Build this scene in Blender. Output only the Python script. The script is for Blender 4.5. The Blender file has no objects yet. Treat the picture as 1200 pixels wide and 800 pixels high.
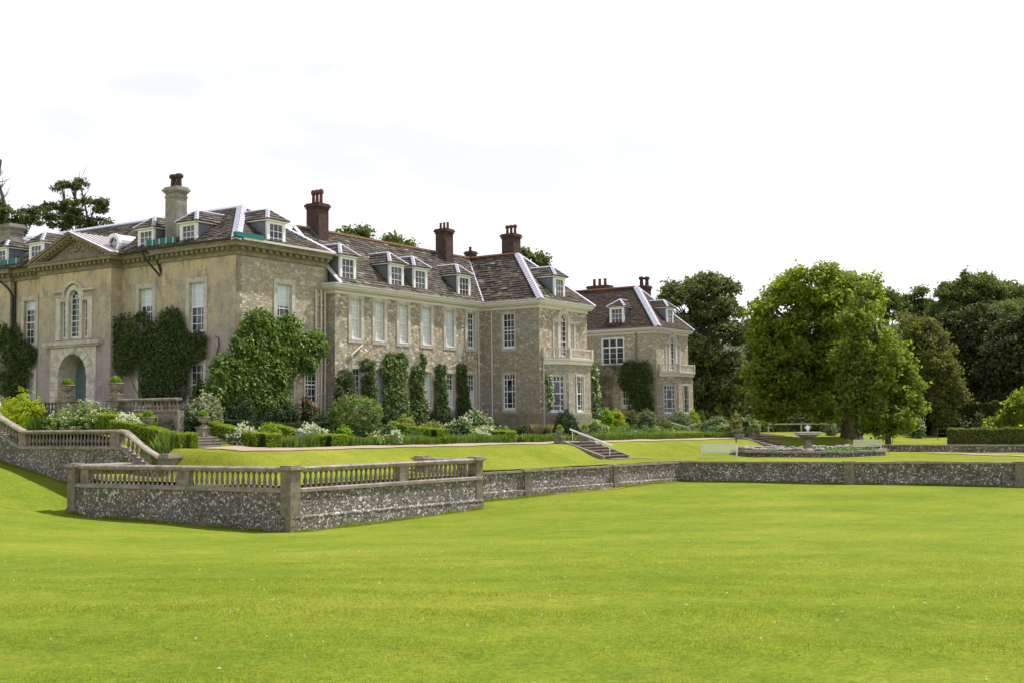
import bpy, math, random
import numpy as np
from mathutils import Matrix, Vector

# ------------------------------------------------------------------ camera, sky, sun, exposure
S = bpy.context.scene
cam_d = bpy.data.cameras.new("camera")
cam = bpy.data.objects.new("camera", cam_d)
S.collection.objects.link(cam)
S.camera = cam
cam_d.sensor_width = 36.0
cam_d.lens = 42.6
cam_d.clip_start = 0.3
cam_d.clip_end = 6000
yaw, pitch, roll = math.radians(33.3), math.radians(3.85), math.radians(-0.6)
fw = Vector((math.cos(yaw) * math.cos(pitch), math.sin(yaw) * math.cos(pitch), math.sin(pitch)))
rt = Vector((math.sin(yaw), -math.cos(yaw), 0))
up = rt.cross(fw)
r2 = rt * math.cos(roll) + up * math.sin(roll)
u2 = r2.cross(fw)
M3 = Matrix((r2, u2, -fw)).transposed()
cam.matrix_world = M3.to_4x4()

SUN_AZ, SUN_EL = math.radians(-24), math.radians(59)
world = bpy.data.worlds.new("World")
S.world = world
world.use_nodes = True
wn, wl = world.node_tree.nodes, world.node_tree.links
wn.clear()
w_out = wn.new("ShaderNodeOutputWorld")
w_bg = wn.new("ShaderNodeBackground")
w_bg.inputs["Strength"].default_value = 0.115
sky = wn.new("ShaderNodeTexSky")
sky.sky_type = 'NISHITA'
sky.sun_disc = False
sky.sun_elevation = SUN_EL
sky.sun_rotation = math.radians(90) - SUN_AZ
sky.air_density = 1.0
sky.dust_density = 2.0
w_tc = wn.new("ShaderNodeTexCoord")
w_map = wn.new("ShaderNodeMapping")
w_map.inputs["Scale"].default_value = (1.0, 1.0, 3.2)
w_no = wn.new("ShaderNodeTexNoise")
w_no.inputs["Scale"].default_value = 2.6
w_no.inputs["Detail"].default_value = 7
w_no.inputs["Roughness"].default_value = 0.55
w_rp = wn.new("ShaderNodeValToRGB")
w_rp.color_ramp.elements[0].position = 0.34
w_rp.color_ramp.elements[0].color = (0.66, 0.66, 0.66, 1)
w_rp.color_ramp.elements[1].position = 0.50
w_rp.color_ramp.elements[1].color = (0.97, 0.97, 0.97, 1)
w_mix = wn.new("ShaderNodeMixRGB")
w_mix.inputs["Color2"].default_value = (8.8, 8.6, 9.2, 1)
wl.new(w_tc.outputs["Generated"], w_map.inputs[0])
wl.new(w_map.outputs[0], w_no.inputs["Vector"])
wl.new(w_no.outputs["Fac"], w_rp.inputs[0])
# thick bright haze low in the sky, thinning to blue overhead
w_sx = wn.new("ShaderNodeSeparateXYZ")
w_el = wn.new("ShaderNodeMapRange")
w_el.interpolation_type = 'SMOOTHSTEP'
w_el.inputs["From Min"].default_value = 0.36
w_el.inputs["From Max"].default_value = 0.75
w_el.inputs["To Min"].default_value = 1.0
w_el.inputs["To Max"].default_value = 0.22
w_mul = wn.new("ShaderNodeMath")
w_mul.operation = 'MULTIPLY'
wl.new(w_tc.outputs["Generated"], w_sx.inputs[0])
wl.new(w_sx.outputs["Z"], w_el.inputs["Value"])
wl.new(w_rp.outputs[0], w_mul.inputs[0])
wl.new(w_el.outputs[0], w_mul.inputs[1])
wl.new(w_mul.outputs[0], w_mix.inputs["Fac"])
wl.new(sky.outputs[0], w_mix.inputs["Color1"])
wl.new(w_mix.outputs[0], w_bg.inputs[0])
wl.new(w_bg.outputs[0], w_out.inputs[0])

sun_d = bpy.data.lights.new("sun", 'SUN')
sun_d.energy = 4.8
sun_d.angle = math.radians(0.55)
sun_d.color = (1.0, 0.95, 0.91)
sun = bpy.data.objects.new("sun", sun_d)
S.collection.objects.link(sun)
sv = Vector((math.cos(SUN_AZ) * math.cos(SUN_EL), math.sin(SUN_AZ) * math.cos(SUN_EL), math.sin(SUN_EL)))
sun.rotation_euler = sv.to_track_quat('Z', 'Y').to_euler()
sun.location = (60, 20, 60)
vs = S.view_settings
vs.view_transform = 'Standard'
vs.look = 'None'
vs.exposure = 0.28
vs.gamma = 1
vs.use_curve_mapping = False
S.cycles.max_bounces = 6
S.cycles.diffuse_bounces = 3
S.cycles.glossy_bounces = 2
S.cycles.transmission_bounces = 3
S.cycles.transparent_max_bounces = 4

rng = np.random.default_rng(7)
random.seed(7)

# ------------------------------------------------------------------ mesh helpers
class MB:
    def __init__(s):
        s.v, s.f, s.a = [], [], []
    def add(s, vs_, fs, a=0.5):
        b = len(s.v)
        s.v += [tuple(map(float, p)) for p in vs_]
        for f in fs:
            s.f.append(tuple(i + b for i in f)); s.a.append(a)
        return s
    def quad(s, a, b, c, d, r=0.5):
        return s.add([a, b, c, d], [(0, 1, 2, 3)], r)
    def box(s, x0, x1, y0, y1, z0, z1, r=0.5):
        v = [(x0, y0, z0), (x1, y0, z0), (x1, y1, z0), (x0, y1, z0), (x0, y0, z1), (x1, y0, z1), (x1, y1, z1), (x0, y1, z1)]
        return s.add(v, [(0, 3, 2, 1), (4, 5, 6, 7), (0, 1, 5, 4), (1, 2, 6, 5), (2, 3, 7, 6), (3, 0, 4, 7)], r)
    def poly(s, pts, y0, y1):
        """x,z outline extruded in y"""
        n = len(pts)
        v = [(x, y0, z) for x, z in pts] + [(x, y1, z) for x, z in pts]
        f = [tuple(range(n)), tuple(range(2 * n - 1, n - 1, -1))]
        f += [(i, i + n, (i + 1) % n + n, (i + 1) % n) for i in range(n)]
        return s.add(v, f)
    def plan(s, pts, z0, z1):
        n = len(pts)
        v = [(x, y, z0) for x, y in pts] + [(x, y, z1) for x, y in pts]
        f = [tuple(range(n - 1, -1, -1)), tuple(range(n, 2 * n))]
        f += [(i, (i + 1) % n, (i + 1) % n + n, i + n) for i in range(n)]
        return s.add(v, f)
    def sweep(s, path, prof, closed=False):
        """profile (out, z) swept along a plan path; out lies to the right of travel; path points may carry dz"""
        P = [(p[0], p[1], p[2] if len(p) > 2 else 0.0) for p in path]
        n = len(P); rings = []
        for i in range(n):
            a = P[i - 1] if (i > 0 or closed) else None
            c = P[(i + 1) % n] if (i < n - 1 or closed) else None
            b = P[i]
            def nr(p, q):
                d = Vector((q[0] - p[0], q[1] - p[1])); d.normalize()
                return Vector((d.y, -d.x))
            n1 = nr(a, b) if a else None
            n2 = nr(b, c) if c else None
            if n1 is None: m = n2
            elif n2 is None: m = n1
            else:
                m = n1 + n2
                m = m / max(0.25, m.dot(n1)) if m.length > 1e-6 else n1
            rings.append([(b[0] + m.x * o, b[1] + m.y * o, b[2] + z) for o, z in prof])
        k = len(prof)
        v = [p for r in rings for p in r]
        f = []
        for i in range(n if closed else n - 1):
            j = (i + 1) % n
            for t in range(k):
                u = (t + 1) % k
                f.append((i * k + t, j * k + t, j * k + u, i * k + u))
        if not closed:
            f.append(tuple(range(k))); f.append(tuple(range((n - 1) * k + k - 1, (n - 1) * k - 1, -1)))
        return s.add(v, f)
    def lathe(s, prof, n=10, cx=0, cy=0, cz=0, sx=1, sy=1):
        k = len(prof); v = []
        for r, z in prof:
            for i in range(n):
                a = 2 * math.pi * i / n
                v.append((cx + r * math.cos(a) * sx, cy + r * math.sin(a) * sy, cz + z))
        f = [(j * n + i, j * n + (i + 1) % n, (j + 1) * n + (i + 1) % n, (j + 1) * n + i) for j in range(k - 1) for i in range(n)]
        f.append(tuple(range(n - 1, -1, -1))); f.append(tuple(range((k - 1) * n, k * n)))
        return s.add(v, f)
    def tube(s, pts, r, n=7, r1=None):
        P = [Vector(p) for p in pts]; m = len(P); v = []
        for i, p in enumerate(P):
            d = (P[min(i + 1, m - 1)] - P[max(i - 1, 0)]).normalized()
            a = d.orthogonal().normalized() if abs(d.z) > .9 else d.cross(Vector((0, 0, 1))).normalized()
            b = d.cross(a)
            rr = r if r1 is None else r + (r1 - r) * i / (m - 1)
            for j in range(n):
                t = 2 * math.pi * j / n
                v.append(p + (a * math.cos(t) + b * math.sin(t)) * rr)
        f = [(i * n + j, i * n + (j + 1) % n, (i + 1) * n + (j + 1) % n, (i + 1) * n + j) for i in range(m - 1) for j in range(n)]
        f.append(tuple(range(n - 1, -1, -1))); f.append(tuple(range((m - 1) * n, m * n)))
        return s.add(v, f)
    def bar(s, p, q, w, h):
        """rectangular beam, w across (horizontal), h vertical"""
        p, q = Vector(p), Vector(q); d = (q - p).normalized()
        a = d.cross(Vector((0, 0, 1)))
        a = a.normalized() if a.length > 1e-4 else Vector((1, 0, 0))
        b = a.cross(d).normalized()
        v = []
        for c in (p, q):
            for sa, sb in ((-1, -1), (1, -1), (1, 1), (-1, 1)):
                v.append(c + a * sa * w / 2 + b * sb * h / 2)
        return s.add(v, [(0, 1, 2, 3), (7, 6, 5, 4), (0, 4, 5, 1), (1, 5, 6, 2), (2, 6, 7, 3), (3, 7, 4, 0)])

def auto_uv(me):
    nl = len(me.loops)
    if nl == 0: return
    nv = len(me.vertices)
    co = np.empty(nv * 3); me.vertices.foreach_get("co", co); co = co.reshape(-1, 3)
    npol = len(me.polygons)
    no = np.empty(npol * 3); me.polygons.foreach_get("normal", no); no = no.reshape(-1, 3)
    tot = np.empty(npol, dtype=np.int32); me.polygons.foreach_get("loop_total", tot)
    vi = np.empty(nl, dtype=np.int32); me.loops.foreach_get("vertex_index", vi)
    t = np.stack([-no[:, 1], no[:, 0], np.zeros(npol)], 1)
    ln = np.linalg.norm(t, axis=1)
    flat = ln < 0.05
    t[~flat] /= ln[~flat][:, None]
    t[flat] = (1, 0, 0)
    b = np.cross(no, t)
    T = np.repeat(t, tot, 0); B = np.repeat(b, tot, 0)
    p = co[vi]
    uv = np.stack([(p * T).sum(1), (p * B).sum(1)], 1)
    l = me.uv_layers.new(name="UVMap")
    l.data.foreach_set("uv", uv.ravel().astype(np.float32))

W = {}
def mesh_of(name, mb, mat, uv=True):
    me = bpy.data.meshes.new(name)
    me.from_pydata(mb.v, [], mb.f)
    me.materials.append(mat)
    if uv: auto_uv(me)
    if len(set(mb.a)) > 1:
        at = me.attributes.new("rnd", 'FLOAT', 'FACE')
        at.data.foreach_set("value", np.array(mb.a, dtype=np.float32))
    return me
def frame(x=0, y=0, z=0, a=0):
    return Matrix.Translation((x, y, z)) @ Matrix.Rotation(math.radians(a), 4, 'Z')
def link(name, me, parent=None, fr=None):
    o = bpy.data.objects.new(name, me)
    S.collection.objects.link(o)
    fr = fr if fr is not None else Matrix.Identity(4)
    if parent is not None:
        o.parent = parent
        o.matrix_parent_inverse = W[parent].inverted()
    o.matrix_basis = fr
    W[o] = fr.copy()
    return o
def obj(name, mb, mat, parent=None, fr=None):
    return link(name, mesh_of(name, mb, mat), parent, fr)
def tag(o, label, cat, group=None, kind=None):
    if label: o["label"] = label
    if cat: o["category"] = cat
    if group: o["group"] = group
    if kind: o["kind"] = kind
    return o
def thing(name, label, cat, x, y, z, group=None, a=0):
    return tag(link(name, None, None, frame(x, y, z, a)), label, cat, group)
def dup(o, fr, label=None):
    """copy a thing placed by fr, with copies of its parts and sub-parts"""
    c = o.copy(); S.collection.objects.link(c); c.matrix_basis = fr
    W[c] = fr.copy()
    if label: c["label"] = label
    delta = fr @ W[o].inverted()
    for ch in list(o.children):
        k = ch.copy(); S.collection.objects.link(k); k.parent = c
        for g in list(ch.children):
            h = g.copy(); S.collection.objects.link(h); h.parent = k
    return c

# ------------------------------------------------------------------ materials
def mat(name, rough=0.85, spec=0.3):
    m = bpy.data.materials.new(name); m.use_nodes = True
    nt = m.node_tree; b = nt.nodes["Principled BSDF"]
    b.inputs["Roughness"].default_value = rough
    b.inputs["Specular IOR Level"].default_value = spec
    return m, nt, b
def N(nt, t, **kw):
    n = nt.nodes.new(t)
    for k, v in kw.items():
        if hasattr(n, k) and k not in ("Scale",): setattr(n, k, v)
        else: n.inputs[k].default_value = v
    return n
def ramp(nt, src, stops, interp='LINEAR'):
    r = nt.nodes.new("ShaderNodeValToRGB"); r.color_ramp.interpolation = interp
    e = r.color_ramp.elements
    while len(e) < len(stops): e.new(0.5)
    for i, (p, c) in enumerate(stops):
        e[i].position = p
        e[i].color = (c, c, c, 1) if isinstance(c, (int, float)) else (*c, 1)
    nt.links.new(src, r.inputs[0])
    return r.outputs[0]
def mixc(nt, f, a, b, mode='MIX'):
    m = nt.nodes.new("ShaderNodeMixRGB"); m.blend_type = mode
    for i, x in ((0, f), (1, a), (2, b)):
        if isinstance(x, (int, float)): m.inputs[i].default_value = x
        elif isinstance(x, tuple): m.inputs[i].default_value = (*x, 1)
        else: nt.links.new(x, m.inputs[i])
    return m.outputs[0]
def uvn(nt): return nt.nodes.new("ShaderNodeTexCoord").outputs["UV"]
def geo(nt): return nt.nodes.new("ShaderNodeNewGeometry").outputs["Position"]
def noise(nt, vec, scale, detail=4, rough=.55, out="Fac"):
    n = N(nt, "ShaderNodeTexNoise"); n.inputs["Scale"].default_value = scale
    n.inputs["Detail"].default_value = detail; n.inputs["Roughness"].default_value = rough
    nt.links.new(vec, n.inputs["Vector"]); return n.outputs[out]
def voro(nt, vec, scale, feature='F1', out="Color"):
    n = N(nt, "ShaderNodeTexVoronoi"); n.feature = feature; n.inputs["Scale"].default_value = scale
    nt.links.new(vec, n.inputs["Vector"]); return n.outputs[out]
def bump(nt, b, h, s=0.5, d=0.03):
    n = N(nt, "ShaderNodeBump"); n.inputs["Strength"].default_value = s; n.inputs["Distance"].default_value = d
    nt.links.new(h, n.inputs["Height"]); nt.links.new(n.outputs[0], b.inputs["Normal"])
def scalev(nt, vec, s):
    m = N(nt, "ShaderNodeMapping"); m.inputs["Scale"].default_value = s; nt.links.new(vec, m.inputs[0]); return m.outputs[0]
def sep(nt, col, ch):
    s = N(nt, "ShaderNodeSeparateColor"); nt.links.new(col, s.inputs[0]); return s.outputs[ch]

def m_rubble(name, ramp_c, scale=3.6, stain=(.33, .32, .3)):
    m, nt, b = mat(name, .92, .15)
    uv = uvn(nt)
    w = scalev(nt, uv, (1.0, 1.7, 1))
    d = noise(nt, w, 2.0, 3)
    off = mixc(nt, .12, w, noise(nt, w, 1.6, 3, out="Color"), 'ADD')
    cell = voro(nt, off, scale)
    cr = ramp(nt, sep(nt, cell, 0), ramp_c, 'CONSTANT')
    big = noise(nt, uv, .32, 5, .65)
    c = mixc(nt, ramp(nt, big, [(.42, 0.0), (.6, .8)]), cr, mixc(nt, .55, cr, stain))
    fine = noise(nt, uv, 9, 5, .7)
    c = mixc(nt, .55, c, ramp(nt, fine, [(.25, .45), (.75, 1.5)]), 'MULTIPLY')
    edge = voro(nt, off, scale, 'DISTANCE_TO_EDGE', "Distance")
    c = mixc(nt, ramp(nt, edge, [(.0, .55), (.07, 0.0)]), c, (.27, .25, .2))
    nt.links.new(c, b.inputs["Base Color"])
    bump(nt, b, mixc(nt, .5, ramp(nt, edge, [(0, 0.0), (.12, 1.0)]), fine), .7, .05)
    return m
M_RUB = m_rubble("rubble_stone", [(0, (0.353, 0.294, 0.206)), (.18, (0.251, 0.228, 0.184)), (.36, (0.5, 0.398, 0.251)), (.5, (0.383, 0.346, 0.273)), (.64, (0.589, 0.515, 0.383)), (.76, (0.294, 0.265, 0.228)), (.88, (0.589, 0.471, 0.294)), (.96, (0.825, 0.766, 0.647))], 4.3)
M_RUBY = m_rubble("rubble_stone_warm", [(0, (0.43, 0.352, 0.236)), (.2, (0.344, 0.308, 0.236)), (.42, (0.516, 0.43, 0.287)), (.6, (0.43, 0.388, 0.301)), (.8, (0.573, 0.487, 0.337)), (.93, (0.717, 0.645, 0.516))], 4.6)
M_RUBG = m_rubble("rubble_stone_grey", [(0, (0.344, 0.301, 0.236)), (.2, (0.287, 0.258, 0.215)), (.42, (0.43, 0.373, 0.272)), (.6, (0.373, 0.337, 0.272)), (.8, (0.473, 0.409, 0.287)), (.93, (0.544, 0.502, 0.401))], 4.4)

def m_ashlar():
    m, nt, b = mat("weathered_ashlar", .9, .15)
    uv = uvn(nt)
    v = N(nt, "ShaderNodeSeparateXYZ"); nt.links.new(uv, v.inputs[0])
    big = noise(nt, uv, .45, 6, .68)
    hz = N(nt, "ShaderNodeMath"); hz.operation = 'MULTIPLY_ADD'
    nt.links.new(v.outputs[1], hz.inputs[0]); hz.inputs[1].default_value = .075; hz.inputs[2].default_value = -.42
    s = N(nt, "ShaderNodeMath"); s.operation = 'ADD'
    nt.links.new(hz.outputs[0], s.inputs[0]); nt.links.new(big, s.inputs[1])
    base = ramp(nt, s.outputs[0], [(.2, (0.368, 0.321, 0.293)), (.45, (0.396, 0.348, 0.3)), (.62, (0.505, 0.423, 0.293)), (.85, (0.588, 0.485, 0.308))])
    st = noise(nt, scalev(nt, uv, (1.3, .6, 1)), 1.1, 7, .72)
    c = mixc(nt, ramp(nt, st, [(.48, 0.0), (.64, .8)]), base, (.25, .235, .22))
    pink = noise(nt, uv, 1.9, 3, .6)
    c = mixc(nt, ramp(nt, pink, [(.62, 0.0), (.72, .35)]), c, (.3, .2, .16))
    br = N(nt, "ShaderNodeTexBrick"); nt.links.new(uv, br.inputs["Vector"])
    br.inputs["Scale"].default_value = 1.0; br.inputs["Brick Width"].default_value = .95; br.inputs["Row Height"].default_value = .36
    br.inputs["Mortar Size"].default_value = .008
    br.inputs["Color1"].default_value = (.88, .88, .88, 1); br.inputs["Color2"].default_value = (1.08, 1.06, 1.02, 1); br.inputs["Mortar"].default_value = (.72, .7, .68, 1)
    c = mixc(nt, .6, c, br.outputs[0], 'MULTIPLY')
    fine = noise(nt, uv, 7, 6, .75)
    c = mixc(nt, .6, c, ramp(nt, fine, [(.25, .55), (.75, 1.4)]), 'MULTIPLY')
    nt.links.new(c, b.inputs["Base Color"]); bump(nt, b, fine, .45, .03)
    return m
M_ASH = m_ashlar()
def m_plain(name, col, var=.25, scale=3, rough=.8, spec=.3, coord='uv', bmp=0.3, tint=None, metal=0):
    m, nt, b = mat(name, rough, spec)
    vec = uvn(nt) if coord == 'uv' else geo(nt)
    n1 = noise(nt, vec, scale, 6, .7)
    c = mixc(nt, 1.0, col, ramp(nt, n1, [(.25, 1 - var), (.75, 1 + var)]), 'MULTIPLY')
    if tint:
        n2 = noise(nt, vec, scale * .45, 5, .7)
        c = mixc(nt, ramp(nt, n2, [(.48, 0.0), (.62, .8)]), c, tint)
    nt.links.new(c, b.inputs["Base Color"]); b.inputs["Metallic"].default_value = metal
    if bmp: bump(nt, b, n1, bmp, .02)
    return m
M_DRESS = m_plain("dressed_stone", (0.53, 0.493, 0.427), .3, 2.5, .9, .15, tint=(0.353, 0.331, 0.294))
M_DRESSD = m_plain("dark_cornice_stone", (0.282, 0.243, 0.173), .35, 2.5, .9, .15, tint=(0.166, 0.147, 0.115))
M_PALES = m_plain("pale_arch_stone", (0.605, 0.557, 0.464), .3, 2.0, .9, .15, tint=(0.352, 0.331, 0.296))
M_BAL = m_plain("weathered_balustrade_stone", (.26, .225, .19), .45, 5, .95, .1, 'geo', .6, tint=(.13, .115, .095))
M_COPE = m_plain("coping_stone", (.3, .26, .225), .4, 4, .95, .1, 'geo', .5, tint=(.17, .15, .12))
M_URN = m_plain("urn_stone", (.3, .265, .21), .4, 9, .95, .1, 'geo', .4, tint=(.17, .15, .12))
M_CREAM = m_plain("cream_painted_wood", (.68, .65, .6), .07, 2, .6, .3, bmp=0)
M_WHITE = m_plain("white_paint", (.82, .82, .82), .05, 2, .45, .4, bmp=0)
M_PIPE = m_plain("cream_pipe", (.6, .55, .49), .08, 3, .5, .3, bmp=0)
M_IRON = m_plain("black_iron", (.02, .02, .02), .2, 3, .5, .4, bmp=0)
M_LEAD = m_plain("lead_sheet", (.16, .17, .2), .2, 2, .6, .4, metal=.1)
M_FLASH = m_plain("new_lead_flashing", (.5, .5, .58), .15, 3, .55, .35, bmp=.2)
M_TEALP = m_plain("teal_sheeting", (.015, .17, .15), .15, 2, .5, .3, bmp=0)
M_DOOR = m_plain("blue_green_door", (.11, .18, .17), .12, 1.5, .5, .3, bmp=0)
M_BLIND = m_plain("white_blind", (.74, .74, .7), .06, 1, .9, .1, bmp=0)
M_POT = m_plain("red_clay_pot", (.15, .06, .05), .3, 6, .8, .2, 'geo', 0)
M_POTD = m_plain("dark_clay_pot", (.07, .045, .04), .3, 6, .8, .2, 'geo', 0)
M_RIDGE = m_plain("orange_ridge_tile", (.4, .2, .1), .35, 4, .9, .1, tint=(.25, .2, .15))
M_BARK = m_plain("tree_bark", (.12, .095, .075), .4, 3, .95, .05, 'geo', .8)
M_GRAVEL = m_plain("beige_gravel", (.36, .275, .2), .3, 14, .95, .1, 'geo', .5)
M_SOIL = m_plain("bed_soil", (.07, .055, .035), .4, 6, .95, .05, 'geo', .6)
M_BENCH = m_plain("grey_white_bench_paint", (.62, .63, .6), .1, 5, .6, .3, 'geo', 0)
M_GREEND = m_plain("dark_green_metal", (.02, .05, .03), .2, 3, .5, .3, 'geo', 0)
M_SIGNB = m_plain("blue_sign_paint", (.1, .22, .35), .1, 3, .5, .3, 'geo', 0)
M_ROCK = m_plain("lichened_rock", (.3, .28, .25), .5, 5, .95, .1, 'geo', .8, tint=(.12, .11, .1))
M_STEP = m_plain("step_stone", (.2, .165, .14), .4, 4, .95, .1, 'geo', .4, tint=(.17, .14, .12))

def m_glass():
    m, nt, b = mat("window_glass", .06, .5)
    n1 = noise(nt, geo(nt), 1.1, 3, .6)
    c = ramp(nt, n1, [(.35, (.006, .006, .009)), (.65, (.09, .1, .13))])
    nt.links.new(c, b.inputs["Base Color"])
    bump(nt, b, noise(nt, uvn(nt), 1.6, 2), .12, .02)
    return m
M_GLASS = m_glass()
def m_glassblind(name, col, k):
    # pane with a pulled-down blind close behind the glass
    m, nt, b = mat(name, .12, .5)
    w = N(nt, "ShaderNodeTexWave"); w.wave_type = 'BANDS'; w.inputs["Scale"].default_value = k; w.inputs["Distortion"].default_value = 2.0
    nt.links.new(uvn(nt), w.inputs["Vector"])
    c = mixc(nt, .12, col, w.outputs["Color"], 'MULTIPLY')
    nt.links.new(c, b.inputs["Base Color"])
    return m
M_BLINDG = m_glassblind("pane_with_white_blind", (.62, .64, .62), 1.1)
M_BLINDB = m_glassblind("pane_with_blue_white_blind", (.6, .68, .78), .8)

def m_brick():
    m, nt, b = mat("chimney_brick", .9, .15)
    uv = uvn(nt)
    br = N(nt, "ShaderNodeTexBrick"); nt.links.new(uv, br.inputs["Vector"])
    br.inputs["Scale"].default_value = 1; br.inputs["Brick Width"].default_value = .23; br.inputs["Row Height"].default_value = .078
    br.inputs["Mortar Size"].default_value = .008
    br.inputs["Color1"].default_value = (.1, .052, .043, 1); br.inputs["Color2"].default_value = (.062, .034, .03, 1); br.inputs["Mortar"].default_value = (.12, .09, .075, 1)
    n1 = noise(nt, uv, 3, 5, .7)
    c = mixc(nt, .7, br.outputs[0], ramp(nt, n1, [(.3, .5), (.7, 1.4)]), 'MULTIPLY')
    nt.links.new(c, b.inputs["Base Color"]); bump(nt, b, n1, .3, .02)
    return m
M_BRICK = m_brick()

def m_slate(name, stops, lichen):
    m, nt, b = mat(name, .9, .15)
    a = N(nt, "ShaderNodeAttribute"); a.attribute_name = "rnd"
    c = ramp(nt, a.outputs["Fac"], stops)
    p = geo(nt)
    fine = noise(nt, p, 4, 6, .75)
    c = mixc(nt, .7, c, ramp(nt, fine, [(.25, .45), (.75, 1.5)]), 'MULTIPLY')
    li = noise(nt, p, 2.6, 6, .8)
    c = mixc(nt, ramp(nt, li, [(.58, 0.0), (.68, .7)]), c, lichen)
    nt.links.new(c, b.inputs["Base Color"]); bump(nt, b, fine, .5, .04)
    return m
M_SLATE = m_slate("stone_roof_slates", [(0, (.05, .044, .038)), (.35, (.08, .069, .056)), (.6, (.115, .097, .075)), (.85, (.16, .133, .1)), (1, (.27, .24, .2))], (.34, .33, .29))
M_TILE = m_slate("red_clay_roof_tiles", [(0, (.05, .038, .03)), (.4, (.072, .052, .038)), (.75, (.09, .063, .045)), (1, (.115, .085, .06))], (.13, .11, .085))

def m_flint(name, scale=8.5, tone=1.0):
    m, nt, b = mat(name, .6, .35)
    p = geo(nt)
    off = mixc(nt, .05, p, noise(nt, p, 6, 2, out="Color"), 'ADD')
    cell = voro(nt, off, scale)
    k = tone
    cr = ramp(nt, sep(nt, cell, 0), [(0, (.05 * k, .045 * k, .042 * k)), (.22, (.13 * k, .115 * k, .1 * k)), (.45, (.085 * k, .075 * k, .07 * k)), (.62, (.2 * k, .18 * k, .16 * k)), (.78, (.12 * k, .11 * k, .095 * k)), (.84, (.42 * k, .41 * k, .4 * k)), (.93, (.52 * k, .51 * k, .5 * k))], 'CONSTANT')
    edge = voro(nt, off, scale, 'DISTANCE_TO_EDGE', "Distance")
    c = mixc(nt, ramp(nt, edge, [(0, .8), (.13, 0.0)]), cr, (.2 * k, .175 * k, .14 * k))
    big = noise(nt, p, .7, 5, .65)
    c = mixc(nt, .8, c, ramp(nt, big, [(.3, .55), (.7, 1.4)]), 'MULTIPLY')
    mo = noise(nt, p, 1.3, 5, .7)
    c = mixc(nt, ramp(nt, mo, [(.56, 0.0), (.7, .4)]), c, (.13, .12, .06))
    nt.links.new(c, b.inputs["Base Color"]); bump(nt, b, ramp(nt, edge, [(0, 0.0), (.2, 1.0)]), .8, .03)
    return m
M_FLINT = m_flint("knapped_flint", 13, 1.35)
def m_pier():
    m, nt, b = mat("pier_stone", .95, .1)
    p = geo(nt)
    n1 = noise(nt, p, 4, 7, .75)
    c = ramp(nt, n1, [(.3, (.11, .1, .075)), (.55, (.22, .195, .15)), (.75, (.34, .31, .26))])
    n2 = noise(nt, scalev(nt, p, (1, 1, .5)), 1.6, 5, .7)
    c = mixc(nt, ramp(nt, n2, [(.55, 0.0), (.66, .7)]), c, (.3, .25, .09))
    n3 = noise(nt, p, 3.1, 4, .6)
    c = mixc(nt, ramp(nt, n3, [(.68, 0.0), (.72, .8)]), c, (.42, .2, .05))
    nt.links.new(c, b.inputs["Base Color"]); bump(nt, b, n1, .6, .04)
    return m
M_PIER = m_pier()

def m_grass(name, c1, c2, c3, vscale=1.0, spec=.03):
    m, nt, b = mat(name, .95, spec)
    p = geo(nt)
    n1 = noise(nt, scalev(nt, p, (1, 1, .2)), .16 * vscale, 6, .62)
    n2 = noise(nt, p, 1.1, 6, .7)
    n3 = noise(nt, p, 16, 6, .85)
    c = ramp(nt, n1, [(.34, c1), (.52, c2), (.68, c3)])
    c = mixc(nt, .55, c, ramp(nt, n2, [(.3, (.7, .78, .8)), (.7, (1.25, 1.16, 1.1))]), 'MULTIPLY')
    n4 = noise(nt, p, 4.5, 5, .8)
    c = mixc(nt, .9, c, ramp(nt, n4, [(.3, (.68, .75, .7)), (.7, (1.32, 1.22, 1.25))]), 'MULTIPLY')
    n5 = noise(nt, p, .8, 7, .8)
    c = mixc(nt, ramp(nt, n5, [(.5, 0.0), (.7, .5)]), c, (.27, .25, .04))
    n6 = noise(nt, p, 2.2, 6, .8)
    c = mixc(nt, ramp(nt, n6, [(.52, 0.0), (.7, .45)]), c, (.09, .16, .012))
    c = mixc(nt, .8, c, ramp(nt, n3, [(.32, (.45, .52, .45)), (.68, (1.6, 1.46, 1.5))]), 'MULTIPLY')
    nt.links.new(c, b.inputs["Base Color"])
    bump(nt, b, mixc(nt, .4, n2, n3), .6, .06)
    return m
M_LAWN = m_grass("lower_lawn_grass", (.12, .18, .018), (.153, .21, .021), (.198, .236, .03))
M_LAWN2 = m_grass("terrace_lawn_grass", (.145, .19, .02), (.18, .222, .025), (.225, .252, .036))
M_HILL = m_grass("hazy_hill_grass", (.05, .065, .05), (.07, .085, .065), (.09, .105, .08), .02)
M_MEAD = m_grass("far_meadow_grass", (.08, .12, .02), (.12, .16, .03), (.16, .2, .04), .3)

def m_leaf(name, stops, trans=.35, rough=.65, spec=.18):
    m, nt, b = mat(name, rough, spec)
    a = N(nt, "ShaderNodeAttribute"); a.attribute_name = "rnd"
    c = ramp(nt, a.outputs["Fac"], stops)
    nt.links.new(c, b.inputs["Base Color"])
    t = N(nt, "ShaderNodeBsdfTranslucent")
    nt.links.new(mixc(nt, 1.0, c, (1.25, 1.3, .6), 'MULTIPLY'), t.inputs[0])
    mx = N(nt, "ShaderNodeMixShader"); mx.inputs[0].default_value = trans
    nt.links.new(b.outputs[0], mx.inputs[1]); nt.links.new(t.outputs[0], mx.inputs[2])
    nt.links.new(mx.outputs[0], nt.nodes["Material Output"].inputs[0])
    return m
def g3(r, g, b, lo=.55, hi=1.7):
    r, g, b = r * 1.6, g * 1.6, b * 1.6
    return [(0, (r * lo, g * lo, b * lo)), (.5, (r, g, b)), (1, (r * hi, g * hi, b * hi))]
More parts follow.
